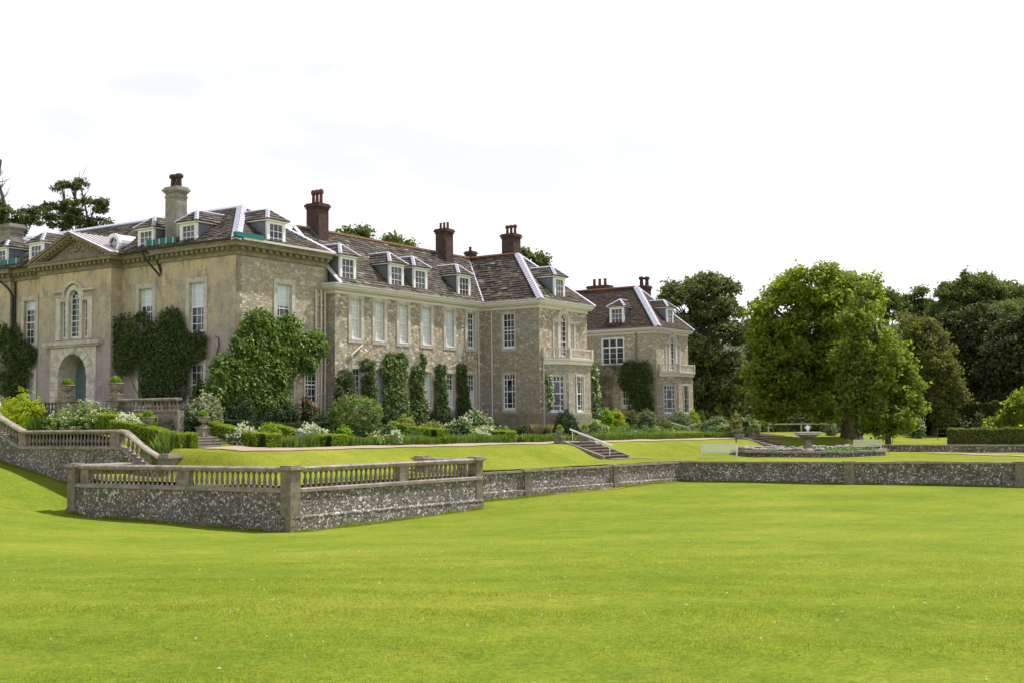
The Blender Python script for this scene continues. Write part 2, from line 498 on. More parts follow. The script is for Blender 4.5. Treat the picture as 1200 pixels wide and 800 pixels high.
L = {
 'oak': m_leaf("holm_oak_leaves", g3(.085, .102, .036, .4, 2.3), .3),
 'bright': m_leaf("bright_tree_leaves", g3(.135, .172, .024, .38, 1.9), .55),
 'poplar': m_leaf("poplar_leaves", g3(.115, .155, .028, .45, 1.8), .55),
 'bronze': m_leaf("bronze_leaves", [(0, (.05, .065, .02)), (.5, (.15, .17, .055)), (.85, (.25, .24, .08)), (1, (.45, .3, .13))], .48),
 'yew': m_leaf("yew_needles", g3(.036, .044, .015, .4, 2.3), .3),
 'ash': m_leaf("ash_leaves", g3(.075, .1, .03, .45, 1.8), .45),
 'cedar': m_leaf("cedar_needles", g3(.06, .075, .03, .45, 2.0), .4),
 'ivy': m_leaf("ivy_leaves", g3(.045, .07, .02, .4, 2.3), .25),
 'hydrangea': m_leaf("climbing_hydrangea_leaves", g3(.08, .125, .026, .4, 2.0), .35),
 'magnolia': m_leaf("magnolia_leaves", g3(.085, .12, .04, .35, 2.3), .3),
 'roundleaf': m_leaf("rounded_bush_leaves", g3(.1, .14, .04, .4, 2.0), .35),
 'dark': m_leaf("dark_shrub_leaves", g3(.025, .045, .015, .5, 1.9), .2),
 'mid': m_leaf("green_shrub_leaves", g3(.06, .11, .02, .5, 1.8), .35),
 'pale': m_leaf("pale_shrub_leaves", g3(.11, .16, .045, .5, 1.8), .35),
 'yellow': m_leaf("yellow_leaves", g3(.22, .27, .012, .5, 1.6), .4),
 'lime': m_leaf("lime_leaves", g3(.13, .21, .015, .5, 1.7), .4),
 'gold': m_leaf("golden_leaves", g3(.18, .2, .05, .4, 1.8), .35),
 'grey': m_leaf("grey_green_leaves", g3(.11, .145, .075, .45, 1.9), .25),
 'bronzeb': m_leaf("olive_bush_leaves", g3(.09, .1, .025, .5, 1.8), .3),
 'box': m_leaf("box_hedge_leaves", g3(.16, .22, .02, .55, 1.6), .35),
 'lav': m_leaf("lavender_leaves", g3(.11, .16, .04, .5, 1.8), .35),
 'beige': m_leaf("buff_grass_blades", g3(.2, .17, .11, .5, 1.6), .3),
 'dead': m_leaf("brown_creeper_twigs", g3(.09, .07, .055, .5, 1.7), .1),
 'orange': m_leaf("orange_young_leaves", [(0, (.08, .12, .03)), (.5, (.14, .18, .04)), (.8, (.3, .2, .06)), (1, (.5, .22, .1))], .35),
 'white': m_leaf("white_petals", [(0, (.6, .6, .52)), (1, (.85, .85, .82))], .3),
 'pinkf': m_leaf("pink_petals", [(0, (.5, .38, .36)), (1, (.72, .6, .56))], .3),
 'purplef': m_leaf("purple_petals", [(0, (.2, .12, .4)), (1, (.38, .26, .62))], .3),
 'rosef': m_leaf("rose_petals", [(0, (.45, .12, .12)), (1, (.7, .35, .3))], .3),
 'creamf': m_leaf("cream_petals", [(0, (.5, .5, .3)), (1, (.72, .72, .5))], .3),
}
SHRUBS=[(41.0, 59.73, 2.1, 1.79, 'yellow', 'bright yellow-green bush behind the upper stair balustrade, far left'),
(41.0, 53.56, 1.33, 2.06, 'pale', 'broad light green bush dotted with pale flowers behind the balustrade'),
(39.6, 55.32, 0.64, 0.89, 'grass', 'clump of long grassy leaves between two bushes behind the balustrade'),
(40.0, 49.2, 0.61, 0.72, 'white', 'white rose bush by the top of the sloping balustrade'),
(44.6, 48.88, 1.68, 1.49, 'pink', 'grey-green shrub with small pale pink flowers below the left facade'),
(43.0, 48.83, 0.95, 0.75, 'dark', 'dark low bush hiding the right end of the entrance balustrade'),
(47.4, 52.3, 2.85, 0.63, 'mid', 'upright green shrub beside the ground floor window of the left facade'),
(47.16, 48.6, 1.62, 1.21, 'dark', 'dark spreading bush at the foot of the big climber on the corner'),
(49.57, 48.8, 0.98, 0.96, 'dark', 'low dark bush between the corner climber and the round yew'),
(50.59, 48.4, 1.27, 0.82, 'dark', 'dark round yew bush under the right ground window of the main block'),
(53.21, 49.4, 1.81, 0.66, 'rose', 'thin climbing rose with pink blooms beside the cream drainpipes'),
(53.59, 48.6, 0.65, 0.65, 'dark', 'dark low bush at the foot of the three drainpipes'),
(45.53, 45.0, 0.16, 0.6, 'dome', 'clipped green dome of box between two white rose bushes'),
(44.31, 45.6, -0.01, 0.74, 'white', 'white rose bush left of the clipped dome'),
(48.75, 45.2, -0.04, 1.01, 'white', 'white rose bush right of the clipped dome'),
(46.69, 44.0, -0.57, 0.31, 'purple', 'small purple flowered plant in front of the white roses'),
(53.31, 45.8, 1.74, 1.52, 'round', 'large rounded evergreen bush standing alone in the long flower bed'),
(50.17, 44.2, -0.02, 0.6, 'lime', 'lime green iris clump left below the large rounded bush'),
(57.62, 45.6, 0.51, 0.87, 'gold', 'golden variegated bush behind the white phlox'),
(59.73, 45.2, 0.13, 1.05, 'gold', 'low golden green bush behind the square end of the box hedge'),
(54.54, 44.6, 0.01, 0.74, 'grey', 'grey-green perennial clump right of the large rounded bush'),
(53.7, 43.3, -0.43, 0.48, 'white', 'white phlox clump at the front of the long bed'),
(56.06, 43.8, -0.26, 0.8, 'mid', 'green perennials with tiny pale flowers right of the white phlox'),
(52.17, 43.4, -0.51, 0.57, 'pale', 'low pale flowered plants in front of the grey-green clump'),
(65.82, 46.2, 0.85, 1.07, 'whitegreen', 'tall white flowering hydrangea near the inner corner of the wings'),
(62.41, 45.2, 0.34, 1.08, 'whitegreen', 'lower white flowering hydrangea left of the tall one'),
(63.61, 44.0, -0.33, 0.92, 'white', 'white spire flowers at the foot of the tall hydrangea'),
(59.81, 48.7, 1.08, 1.03, 'dark', 'dark shrub against the wall between the second and third ground windows'),
(65.69, 48.7, 1.0, 1.15, 'dark', 'dark shrub against the wall below the fifth ground window'),
(68.35, 48.7, 0.83, 1.06, 'dark', 'dark shrub against the wall below the last ground window of the long wing'),
(68.6, 43.9, -0.21, 0.8, 'dark', 'low dark plants at the foot of the projecting wing'),
(69.0, 43.0, -0.05, 0.57, 'beige', 'buff feathery grass clump at the corner of the projecting wing'),
(72.32, 42.9, 0.82, 1.06, 'dark', 'dark green mound under the large bay window'),
(76.19, 43.0, 0.16, 1.04, 'pale', 'pale green shrub right of the bay behind the stone urns'),
(82.12, 45.5, 1.08, 1.12, 'lime', 'bright green leafy shrub right of the projecting wing'),
(85.89, 46.5, 1.04, 0.75, 'yellow', 'bright yellow shrub beside the bright green one'),
(89.97, 47.5, 1.0, 1.07, 'bronze', 'bronze green bush left of the grey-green mound'),
(90.66, 46.5, 0.99, 1.21, 'grey', 'grey-green rounded mound under the ivy of the far wing'),
(91.48, 45.5, 0.34, 1.07, 'bronze', 'olive bush beside the upper white handrail'),
(97.54, 46.5, 0.94, 1.43, 'grey', 'grey-green bush below the tall window of the far bay'),
(103.24, 48.0, 1.06, 0.79, 'yellow', 'yellow leaved shrub at the far corner of the house'),
(106.6, 48.5, 0.83, 0.73, 'mid', 'upright green shrub just beyond the far corner of the house'),
(104.49, 46.0, 0.48, 1.42, 'grey', 'pale grey-green shrub mound beyond the far bay'),
(95.22, 43.5, -0.13, 1.09, 'pale', 'pale flowered bush in front of the grey mound'),
(99.09, 43.0, -0.38, 0.97, 'pale', 'cream flowered bush left of the far stone urns'),
(116.56, 51.0, 1.85, 0.79, 'bigleaf', 'tall plant with large pale leaves against the dark oak'),
(108.54, 45.5, 0.71, 1.06, 'orange', 'bush with orange young leaves behind the far urns'),
(114.36, 46.5, 0.39, 1.02, 'pale', 'pale green bush with cream flowers right of the orange one'),
(126.64, 50.0, 0.51, 1.22, 'lime', 'bright green rounded bush at the lawn edge under the great tree'),
(130.7, 50.0, 0.03, 0.77, 'mid', 'small round headed bush at the end of the border'),
(112.09, 38.0, -0.11, 0.72, 'grey', 'small grey conifer beside the fountain on the lawn'),
(119.9, 32.0, 0.55, 1.08, 'whitegreen', 'white flowering shrub in the shade below the trees')]
TREES=[('holm_oak', 'dark dense holm oak standing just beyond the far end of the house', 'oak', (118.41, 53.53, -1.06), [(116.48, 54.9, 11.82, 2.52, 3.06), (118.29, 51.97, 13.23, 3.06, 2.16), (118.04, 52.95, 8.38, 3.97, 3.97), (119.38, 51.52, 3.41, 3.06, 4.15), (117.32, 54.7, 3.0, 3.06, 4.15), (119.93, 49.85, 10.14, 1.08, 2.16)]),
('great_tree', 'huge bright green spreading tree with a thick leaning trunk behind the fountain', 'bright', (105.17, 33.65, -2.06), [(102.59, 35.89, 11.76, 3.28, 1.79), (101.2, 38.31, 9.25, 2.54, 2.39), (103.78, 34.38, 9.35, 3.28, 2.54), (100.8, 39.44, 5.02, 1.64, 2.84), (102.11, 37.45, 5.0, 3.14, 2.54), (104.28, 34.14, 4.96, 2.99, 2.84), (101.17, 39.28, 1.67, 1.87, 1.64), (103.43, 35.85, 1.62, 3.58, 1.64), (104.6, 32.93, 10.9, 2.09, 1.94), (100.4, 39.78, 7.26, 1.19, 1.49), (102.29, 36.81, 7.97, 2.24, 1.94)]),
('young_poplar', 'tall conical light green tree with a thin trunk right of the great tree', 'poplar', (97.88, 28.36, -2.39), [(96.12, 29.59, 9.49, 1.02, 1.64), (96.39, 29.47, 7.04, 2.05, 2.19), (96.91, 29.03, 4.17, 3.14, 2.46), (97.43, 28.59, 1.3, 3.14, 2.19), (98.15, 27.06, 4.82, 1.23, 1.91), (98.42, 26.94, 2.43, 1.37, 1.91), (96.14, 30.52, 1.59, 1.78, 1.64), (96.16, 30.09, 4.86, 1.78, 2.05), (97.45, 28.79, -0.47, 2.6, 0.89)]),
('bronze_tree', 'drooping bronze green tree between the poplar and the dark yews', 'bronze', (128.68, 32.52, -1.9), [(127.68, 32.79, 8.39, 1.76, 1.76), (128.06, 32.54, 5.75, 2.29, 2.46), (128.67, 31.93, 3.1, 2.46, 2.46), (128.42, 32.63, 0.48, 2.64, 1.76), (126.81, 34.0, 9.28, 1.58, 1.76), (129.32, 31.1, 1.77, 1.41, 1.76)]),
('yew_tree', 'broad dark yew with blackish foliage behind the low hedge', 'yew', (147.11, 31.89, -2.18), [(146.51, 31.36, 9.62, 4.34, 2.76), (145.48, 33.32, 6.4, 3.55, 3.55), (146.87, 31.68, 2.44, 4.93, 3.55), (145.16, 33.41, 9.65, 2.56, 2.17), (145.32, 34.22, 1.0, 3.94, 2.76), (147.73, 29.83, 6.85, 3.55, 3.55)]),
('yew_tree', 'second dark yew with olive upright sprays at the right edge', 'yew', (141.0, 26.58, -2.1), [(140.1, 27.01, 5.51, 3.16, 4.28), (141.06, 26.01, 1.79, 3.16, 3.72), (141.24, 24.94, 8.27, 2.79, 3.35), (139.67, 28.23, 0.89, 2.42, 2.42)]),
('tall_ash', 'tall airy ash rising above the dark yews at top right', 'ash', (175.88, 39.26, -2.61), [(174.9, 38.38, 16.75, 4.5, 2.84), (173.48, 40.56, 16.54, 2.13, 2.13), (176.57, 35.95, 15.78, 3.55, 2.6), (175.73, 37.55, 13.2, 7.1, 2.84), (173.14, 41.51, 13.01, 3.31, 2.37), (174.14, 39.27, 18.89, 1.89, 1.18)]),
('tall_ash', 'second airy ash crown at the right edge above the yews', 'ash', (183.73, 34.63, -2.74), [(182.5, 34.33, 15.03, 4.12, 3.88), (184.25, 31.88, 13.19, 4.12, 4.85), (182.68, 34.49, 11.41, 4.85, 2.66)]),
('distant_tree', 'small feathery tree top just right of the poplar tip', 'ash', (181.61, 52.44, -2.66), [(180.41, 51.69, 18.46, 1.01, 1.77), (180.22, 52.2, 16.57, 1.77, 1.52), (181.15, 50.67, 17.56, 1.01, 1.01)]),
('distant_tree', 'flat topped distant tree between poplar and tall ash', 'ash', (188.81, 50.64, -2.78), [(187.55, 49.84, 19.32, 1.69, 0.91), (187.39, 50.4, 16.73, 2.87, 1.82), (189.15, 47.82, 15.91, 2.87, 1.82), (189.59, 47.35, 14.35, 3.91, 2.87)]),
('distant_tree', 'rounded distant tree half hidden behind the great tree on its left', 'ash', (166.41, 66.43, -2.4), [(165.21, 66.49, 12.0, 1.97, 2.71), (166.16, 65.72, 6.45, 2.96, 4.93)]),
('bright_bush_tree', 'low bright green maple at the right edge behind the hedge', 'bright', (106.65, 20.45, -2.15), [(106.38, 20.58, 0.24, 1.41, 1.13), (107.09, 19.44, 0.65, 1.69, 1.41), (105.99, 21.27, -0.59, 1.13, 0.7)]),
('cedar_tree', 'layered cedar with a bare top rising behind the left roof', 'cedar', (75.83, 99.25, 5.87), [(74.05, 99.75, 23.87, 1.66, 0.58), (73.54, 100.62, 23.14, 1.0, 0.42), (74.82, 98.9, 21.29, 2.16, 0.83), (73.67, 100.73, 20.65, 1.83, 0.83), (75.35, 98.04, 21.78, 1.33, 0.58), (74.44, 99.66, 19.81, 2.83, 0.91), (75.82, 97.58, 19.62, 1.5, 0.58), (73.1, 101.54, 21.16, 1.16, 0.66)]),
('old_pine', 'dark pine behind the left stone chimney with a bare branch above', 'cedar', (67.42, 101.12, 5.66), [(67.32, 99.56, 19.65, 1.89, 0.87), (68.14, 98.41, 18.85, 1.42, 0.71), (66.25, 101.12, 20.22, 1.58, 1.1), (68.62, 97.58, 19.78, 0.95, 0.55), (68.05, 98.75, 17.2, 1.74, 0.63), (67.31, 99.76, 18.24, 1.89, 0.79)]),
('treetop', 'round treetop just behind the long ridge between two brick chimneys', 'ash', (95.52, 82.05, 5.93), [(94.39, 82.08, 19.72, 1.06, 0.53), (95.31, 80.69, 19.62, 1.14, 0.62), (94.93, 81.39, 18.66, 2.11, 0.88)]),
('treetop', 'pale treetop behind the ridge left of the second brick chimney', 'ash', (100.24, 80.33, 6.02), [(99.18, 80.33, 19.16, 0.9, 0.45), (100.0, 79.15, 18.7, 0.99, 0.45), (99.64, 79.79, 17.89, 1.8, 0.72)]),
('treetop', 'small treetop behind the hipped roof right of the third brick chimney', 'ash', (105.92, 66.24, 5.73), [(105.43, 65.68, 16.35, 0.62, 0.62), (104.47, 67.03, 17.34, 0.35, 0.35), (105.14, 66.24, 15.4, 0.88, 0.7)])]
CLIMBERS=[('dark ivy covering the wall around the far left window', 0, 48.5, 'ivy', 0.35, [(71.48, 5.72, 1.48, 1.02), (70.26, 4.54, 1.46, 1.12), (71.42, 3.46, 1.85, 1.35), (69.27, 4.78, 0.63, 0.67), (70.84, 2.6, 1.28, 0.78), (72.24, 6.04, 1.12, 0.91)]),
('dark clipped evergreen climber spreading between the two left facade windows', 0, 48.2, 'ivy', 0.32, [(59.6, 5.78, 1.25, 0.93), (59.35, 4.53, 1.4, 0.83), (59.57, 3.87, 0.94, 0.62), (57.67, 4.97, 1.06, 0.61), (55.59, 5.73, 1.25, 1.11), (56.69, 5.03, 1.34, 1.11), (55.21, 4.71, 1.61, 1.0), (53.27, 4.97, 0.85, 0.49), (56.67, 3.51, 1.49, 1.21), (55.2, 3.46, 1.31, 1.1), (56.8, 2.26, 1.34, 0.71), (55.18, 2.37, 1.16, 0.9), (53.98, 4.41, 1.43, 0.79), (58.0, 6.52, 0.61, 0.31)]),
('huge leafy climbing hydrangea wrapped round the corner of the main block', 1, 49.9, 'hydrangea', 0.85, [(49.45, 5.51, 1.34, 0.97), (50.68, 4.84, 1.51, 1.28), (48.79, 4.26, 1.45, 1.25), (49.8, 3.33, 1.89, 1.36), (50.82, 2.87, 1.24, 1.28), (48.48, 2.57, 1.69, 1.44), (47.19, 2.78, 1.39, 1.13), (47.65, 1.27, 1.02, 0.85), (49.47, 1.63, 1.87, 1.16), (50.69, 1.15, 1.24, 1.08), (52.58, 4.33, 1.44, 1.01), (53.82, 4.79, 1.19, 0.82), (53.23, 3.75, 0.88, 0.61), (51.86, 5.65, 0.85, 0.7), (46.02, 1.91, 0.55, 0.56)]),
('dark bush trained on the wall right of the cream drainpipes', 1, 49.45, 'ivy', 0.5, [(56.37, 2.75, 0.86, 0.63), (56.37, 1.86, 1.02, 0.84), (56.06, 1.02, 0.93, 0.73)]),
('narrow dark clipped pillar of yew left of the second ground window', 1, 49.4, 'ivy', 0.35, [(58.41, 3.7, 0.82, 0.38), (58.57, 3.07, 0.74, 0.64), (58.65, 2.1, 0.74, 0.75), (58.73, 1.35, 0.74, 0.64)]),
('broad pale leaved magnolia pillar trained up to the middle of the wall', 1, 49.4, 'magnolia', 0.32, [(60.77, 4.01, 0.78, 0.5), (61.82, 4.04, 0.71, 0.56), (61.2, 3.14, 1.14, 0.66), (61.2, 2.14, 1.05, 0.77), (61.36, 1.21, 1.14, 0.77), (61.98, 0.49, 1.24, 0.5), (60.51, 3.23, 0.69, 0.44)]),
('thin pale leaved magnolia with a wispy top left of the fourth ground window', 1, 49.4, 'magnolia', 0.3, [(64.09, 4.18, 0.37, 0.46), (63.72, 3.43, 0.83, 0.45), (63.62, 2.64, 0.74, 0.68), (63.7, 1.73, 0.74, 0.74), (63.88, 0.83, 0.83, 0.79)]),
('dark clipped pillar between the fourth and fifth ground windows', 1, 49.4, 'ivy', 0.3, [(66.17, 3.68, 0.78, 0.29), (66.17, 2.98, 0.68, 0.76), (66.25, 2.0, 0.68, 0.87), (66.34, 1.07, 0.78, 0.7)]),
('dark clipped pillar with a spiky top beside the last ground window', 1, 49.4, 'ivy', 0.3, [(68.56, 3.81, 0.71, 0.36), (68.65, 3.04, 0.61, 0.77), (68.74, 2.03, 0.71, 0.89), (68.93, 1.08, 0.82, 0.71)]),
('climbing rose with white blooms arching over the bay to the corner', 1, 43.9, 'whiterose', 0.3, [(75.16, 3.9, 1.09, 0.31), (76.77, 4.01, 1.0, 0.37), (77.63, 3.41, 0.51, 0.63), (77.73, 2.47, 0.38, 0.75), (77.83, 1.54, 0.51, 0.88), (77.93, 0.66, 0.64, 0.63), (74.78, 3.03, 0.48, 0.49), (71.17, 2.65, 0.34, 0.83), (71.25, 1.48, 0.45, 0.82)]),
('bare brown creeper on the shaded wall between the two wings', 0, 98.7, 'dead', 0.2, [(55.37, 3.53, 1.09, 1.75), (54.0, 4.28, 1.26, 1.11), (54.95, 1.54, 1.09, 1.27), (53.36, 5.21, 1.07, 0.47)]),
('dense dark green ivy filling the wall of the far wing', 0, 98.6, 'ivy', 0.5, [(51.55, 4.6, 1.23, 0.94), (50.42, 4.56, 0.87, 0.93), (50.19, 3.01, 0.78, 1.7), (51.31, 3.42, 1.22, 1.25), (50.91, 1.47, 1.13, 1.4), (52.18, 3.84, 0.79, 0.94), (49.79, 1.22, 0.43, 1.08), (51.89, 5.16, 0.7, 0.31)]),
('narrow green ivy pillar on the bay of the far wing', 1, 48.4, 'ivy', 0.3, [(102.2, 3.89, 1.1, 0.55), (102.15, 2.63, 0.91, 1.26), (102.27, 1.29, 1.09, 0.95)])]

# ------------------------------------------------------------------ terrain
def tps(pts):
    P = np.array(pts, float); n = len(P)
    def U(r2_): return np.where(r2_ > 1e-9, r2_ * np.log(np.maximum(r2_, 1e-9)), 0)
    d = ((P[:, None, :2] - P[None, :, :2]) ** 2).sum(-1)
    A = np.zeros((n + 3, n + 3)); A[:n, :n] = U(d) + np.eye(n) * 2.0; A[:n, n] = 1; A[:n, n + 1:] = P[:, :2]
    A[n:, :n] = A[:n, n:].T
    w = np.linalg.solve(A, np.r_[P[:, 2], 0, 0, 0])
    def f(x, y):
        x = np.asarray(x, float); y = np.asarray(y, float)
        d = (x[..., None] - P[:, 0]) ** 2 + (y[..., None] - P[:, 1]) ** 2
        return (U(d) * w[:n]).sum(-1) + w[n] + w[n + 1] * x + w[n + 2] * y
    return f
LOW = tps([(0, 0, -1.62), (8, 5, -2.02), (18, 12, -2.62), (28, 20, -3.3), (8, 14, -2.05), (14, 24, -2.7), (25, 30, -3.55),
           (35.2, 33.2, -4.15), (34.4, 40, -4.0), (34.2, 46.2, -3.8), (33, 50, -3.05), (37.4, 50.6, -2.75), (37.5, 56.7, -1.65), (30, 58, -1.4), (20, 45, -2.2), (10, 35, -1.7), (37, 64, -.9),
           (24, 42, -2.9), (28, 50, -2.5), (15, 60, -.9), (47, 32.6, -3.98), (50, 34.7, -3.86), (58, 33.8, -3.74), (67.9, 32.2, -3.62), (69.6, 22.5, -3.7), (71.3, 13.3, -3.8), (45, 20, -3.65), (30, 5, -2.95), (60, 10, -3.75), (50, -10, -3.6), (20, -15, -2.2), (74, -5, -3.8), (78, -30, -3.8), (40, -40, -3.0)])
def sst(t): t = np.clip(t, 0, 1); return t * t * (3 - 2 * t)
def path_y(x): return 43 - .07 * (np.asarray(x, float) - 38)
def UPP(x, y):
    x = np.asarray(x, float); y = np.asarray(y, float)
    yc = path_y(np.clip(x, 38, 110))
    zp = -1.1 - .0052 * np.clip(x - 44, 0, 60)
    zl = -2.42 + .1 * sst((y - 31) / 5)
    cut = 2.4 * (np.exp(-((x - 68.4) / 4.5) ** 4) + np.exp(-((x - 93.3) / 4.5) ** 4))
    bank = .87 * sst((y - (yc - 6.4 + cut)) / (5.2 - cut)) + .13 * np.clip((y - (yc - 1.3)) / 2.1, 0, 1)
    z = zl + (zp - zl) * bank * np.maximum(sst((x - 38.2) / 1.4), sst((y - 46.2) / 1.2))
    z = z + (.78 - .1 * sst((x - 80) / 15)) * sst((y - (yc + 1.2)) / 5.5) * (1 - .7 * sst((x - 103) / 6))
    # the lawn beyond the fountain rises gently under the trees
    z = z + .55 * sst((x - 93) / 14) * (1 - sst((y - (yc - 4.6)) / 3.7))
    return z
BND = [(38.0, 90), (38.0, 46.6), (34.9, 46.2), (35.35, 33.75), (47.0, 33.0), (47.45, 35.0), (67.9, 32.6), (71.6, 13.3), (80.0, -32), (86, -70)]

def inside(x, y):
    poly = BND + [(260, -70), (260, 90)]
    c = np.zeros(x.shape, bool); n = len(poly)
    for i in range(n):
        x1, y1 = poly[i]; x2, y2 = poly[(i + 1) % n]
        k = ((y1 > y) != (y2 > y))
        c ^= k & (x < (x2 - x1) * (y - y1) / ((y2 - y1) if y2 != y1 else 1e-9) + x1)
    return c
def nearest(x, y):
    best = np.full(x.shape, 1e9); bx = x.copy(); by = y.copy()
    for (x1, y1), (x2, y2) in zip(BND[:-1], BND[1:]):
        dx, dy = x2 - x1, y2 - y1
        t = np.clip(((x - x1) * dx + (y - y1) * dy) / (dx * dx + dy * dy), 0, 1)
        px, py = x1 + t * dx, y1 + t * dy
        d = np.hypot(px - x, py - y); k = d < best
        best[k] = d[k]; bx[k] = px[k]; by[k] = py[k]
    return best, bx, by
def grid_mesh(name, xs, ys, fz, keep, material, snap=None):
    X, Y = np.meshgrid(xs, ys, indexing='ij')
    if snap is not None: X, Y = snap(X, Y)
    Z = fz(X, Y)
    nx, ny = len(xs), len(ys)
    idx = np.arange(nx * ny).reshape(nx, ny)
    F = np.stack([idx[:-1, :-1], idx[1:, :-1], idx[1:, 1:], idx[:-1, 1:]], -1).reshape(-1, 4)
    if keep is not None:
        K = keep(X, Y).ravel(); F = F[K[F].any(1)]
    used = np.unique(F); rem = np.full(nx * ny, -1); rem[used] = np.arange(len(used))
    V = np.stack([X.ravel(), Y.ravel(), Z.ravel()], 1)[used]
    return raw_mesh(name, V, rem[F], material, smooth=True)
def raw_mesh(name, V, F, material, rnd=None, smooth=False):
    me = bpy.data.meshes.new(name)
    V = np.asarray(V, np.float32); F = np.asarray(F, np.int32); k = F.shape[1]
    me.vertices.add(len(V)); me.vertices.foreach_set("co", V.ravel())
    me.loops.add(F.size); me.loops.foreach_set("vertex_index", F.ravel())
    me.polygons.add(len(F)); me.polygons.foreach_set("loop_start", np.arange(0, F.size, k, dtype=np.int32))
    if smooth: me.polygons.foreach_set("use_smooth", np.ones(len(F), bool))
    me.update(calc_edges=True)
    if rnd is not None:
        a = me.attributes.new("rnd", 'FLOAT', 'FACE'); a.data.foreach_set("value", np.asarray(rnd, np.float32))
    me.materials.append(material)
    return me
def wob(x, y): return .035 * np.sin(x * .7 + 1.3 * np.sin(y * .31)) * np.cos(y * .53) + .02 * np.sin(x * 1.9 + y * 1.3)

lower = link("lower_lawn", grid_mesh("lower_lawn", np.arange(-60, 150.1, .8), np.arange(-90, 100.1, .8),
             lambda x, y: LOW(x, y) + wob(x, y) * .6,
             lambda x, y: ~(inside(x, y) & (nearest(x, y)[0] > 1.2)), M_LAWN))
tag(lower, "close mown bright green lawn sloping down to the flint walls", "lawn", kind="structure")
def snapf(X, Y):
    ins = inside(X, Y); d, bx, by = nearest(X, Y)
    k = (~ins) & (d < 2.0)
    X = np.where(k, bx, X); Y = np.where(k, by, Y); return X, Y
xs = np.r_[np.arange(34, 110, .5), np.arange(110, 262, 4.0)]
ys = np.r_[np.arange(-70, 10, 2.0), np.arange(10, 56, .4), np.arange(56, 92, 2.0)]
def keepu(X, Y):
    ins = inside(X, Y); return ins
def snap2(X, Y):
    ins = inside(X, Y); d, bx, by = nearest(X, Y)
    k = ~ins & (d < 2.6)
    return np.where(k, bx, X), np.where(k, by, Y)
CUTS = [(67.2, 69.6, 37.1, 40.2), (92.2, 94.3, 35.1, 38.5), (41.2, 43.0, 45.6, 47.5)]
def up_z(X, Y):
    z = UPP(X, Y) + wob(X, Y) * .5
    for x0, x1, y0, y1 in CUTS: z = z - .6 * ((X > x0) & (X < x1) & (Y > y0) & (Y < y1))
    return z
_X, _Y = np.meshgrid(xs, ys, indexing='ij')
_in = inside(_X, _Y)
upper = link("terrace_lawn", grid_mesh("terrace_lawn", xs, ys, up_z, lambda X, Y: _in, M_LAWN2, snap2))
tag(upper, "sunlit terrace lawn between the house and the flint retaining wall", "lawn", kind="structure")
far = MB(); far.quad((-3000, -3000, -6.5), (3000, -3000, -6.5), (3000, 3000, -6.5), (-3000, 3000, -6.5))
tag(obj("ground", far, M_MEAD), "distant meadow ground beyond the garden", "ground", kind="structure")
# distant hills
def hills():
    xs_ = np.linspace(-1, 1, 90); V = []; F = []
    n = 120; rows = [(520, -6.5), (640, 26), (720, 48), (860, 30), (1000, -8)]
    for j, (rd, h) in enumerate(rows):
        for i in range(n):
            a = math.radians(-45 + 150 * i / (n - 1))
            hh = h * (1 + .22 * math.sin(a * 5 + 1) + .1 * math.sin(a * 13)) if h > 0 else h
            V.append((rd * math.cos(a), rd * math.sin(a), hh))
    for j in range(len(rows) - 1):
        for i in range(n - 1):
            F.append((j * n + i, j * n + i + 1, (j + 1) * n + i + 1, (j + 1) * n + i))
    return raw_mesh("hills", V, F, M_HILL, smooth=True)
tag(link("hills", hills()), "low green hills beyond the trees", "hills", kind="structure")
# planting bed and gravel path follow the terrace
def ribbon(name, xs_, y0, y1, dz, material, ny=8):
    V = []; F = []
    for i, x in enumerate(xs_):
        for j in range(ny + 1):
            y = y0(x) + (y1(x) - y0(x)) * j / ny
            V.append((x, y, 0))
    V = np.array(V, float); V[:, 2] = up_z(V[:, 0], V[:, 1]) + dz
    n = ny + 1
    for i in range(len(xs_) - 1):
        for j in range(ny): F.append((i * n + j, (i + 1) * n + j, (i + 1) * n + j + 1, i * n + j + 1))
    return raw_mesh(name, V, F, material, smooth=True)
gp = link("gravel_path", ribbon("gravel_path", np.arange(40.9, 106, .25), lambda x: float(path_y(x)) - .8 - .12 * math.sin(x * .9), lambda x: float(path_y(x)) + .5 + .1 * math.sin(x * 1.3), .035, M_GRAVEL))
tag(gp, "pale gravel path running along the long flower bed", "path", kind="structure")
bed = link("flower_bed_soil", ribbon("flower_bed_soil", np.arange(45, 106, .5), lambda x: float(path_y(x)) + 1.3, lambda x: 50.2 if x < 72 else 49.0, .04, M_SOIL, 14))
tag(bed, "dark soil of the long flower bed under the house wall", "soil", kind="structure")
def flat_patch(name, pts, dz, material, n=1):
    me_b = MB(); c = np.mean(pts, 0)
    R = []
    P = []
    for i in range(len(pts)):
        a = np.array(pts[i]); b = np.array(pts[(i + 1) % len(pts)])
        for t in range(4): P.append(a + (b - a) * t / 4)
    rings = [1, .8, .6, .4, .2]
    V = []
    for r in rings:
        for p in P: V.append(c + (p - c) * r)
    V.append(c); V = np.array(V)
    Z = up_z(V[:, 0], V[:, 1]) + dz
    V3 = [(x, y, z) for (x, y), z in zip(V, Z)]; k = len(P)
    F = []
    for j in range(len(rings) - 1):
        for i in range(k): F.append((j * k + i, j * k + (i + 1) % k, (j + 1) * k + (i + 1) % k, (j + 1) * k + i))
    me_b.add(V3, F)
    me_b.add([V3[(len(rings) - 1) * k + i] for i in range(k)], [tuple(range(k))])
    return obj(name, me_b, material)
tag(flat_patch("gravel_patch", [(66.8, 36.85), (70.0, 36.85), (70.8, 36.2), (71.0, 35.8), (69.0, 35.8), (67.0, 36.3)], .04, M_GRAVEL), "worn gravel patch at the foot of the near stone steps", "path", kind="structure")
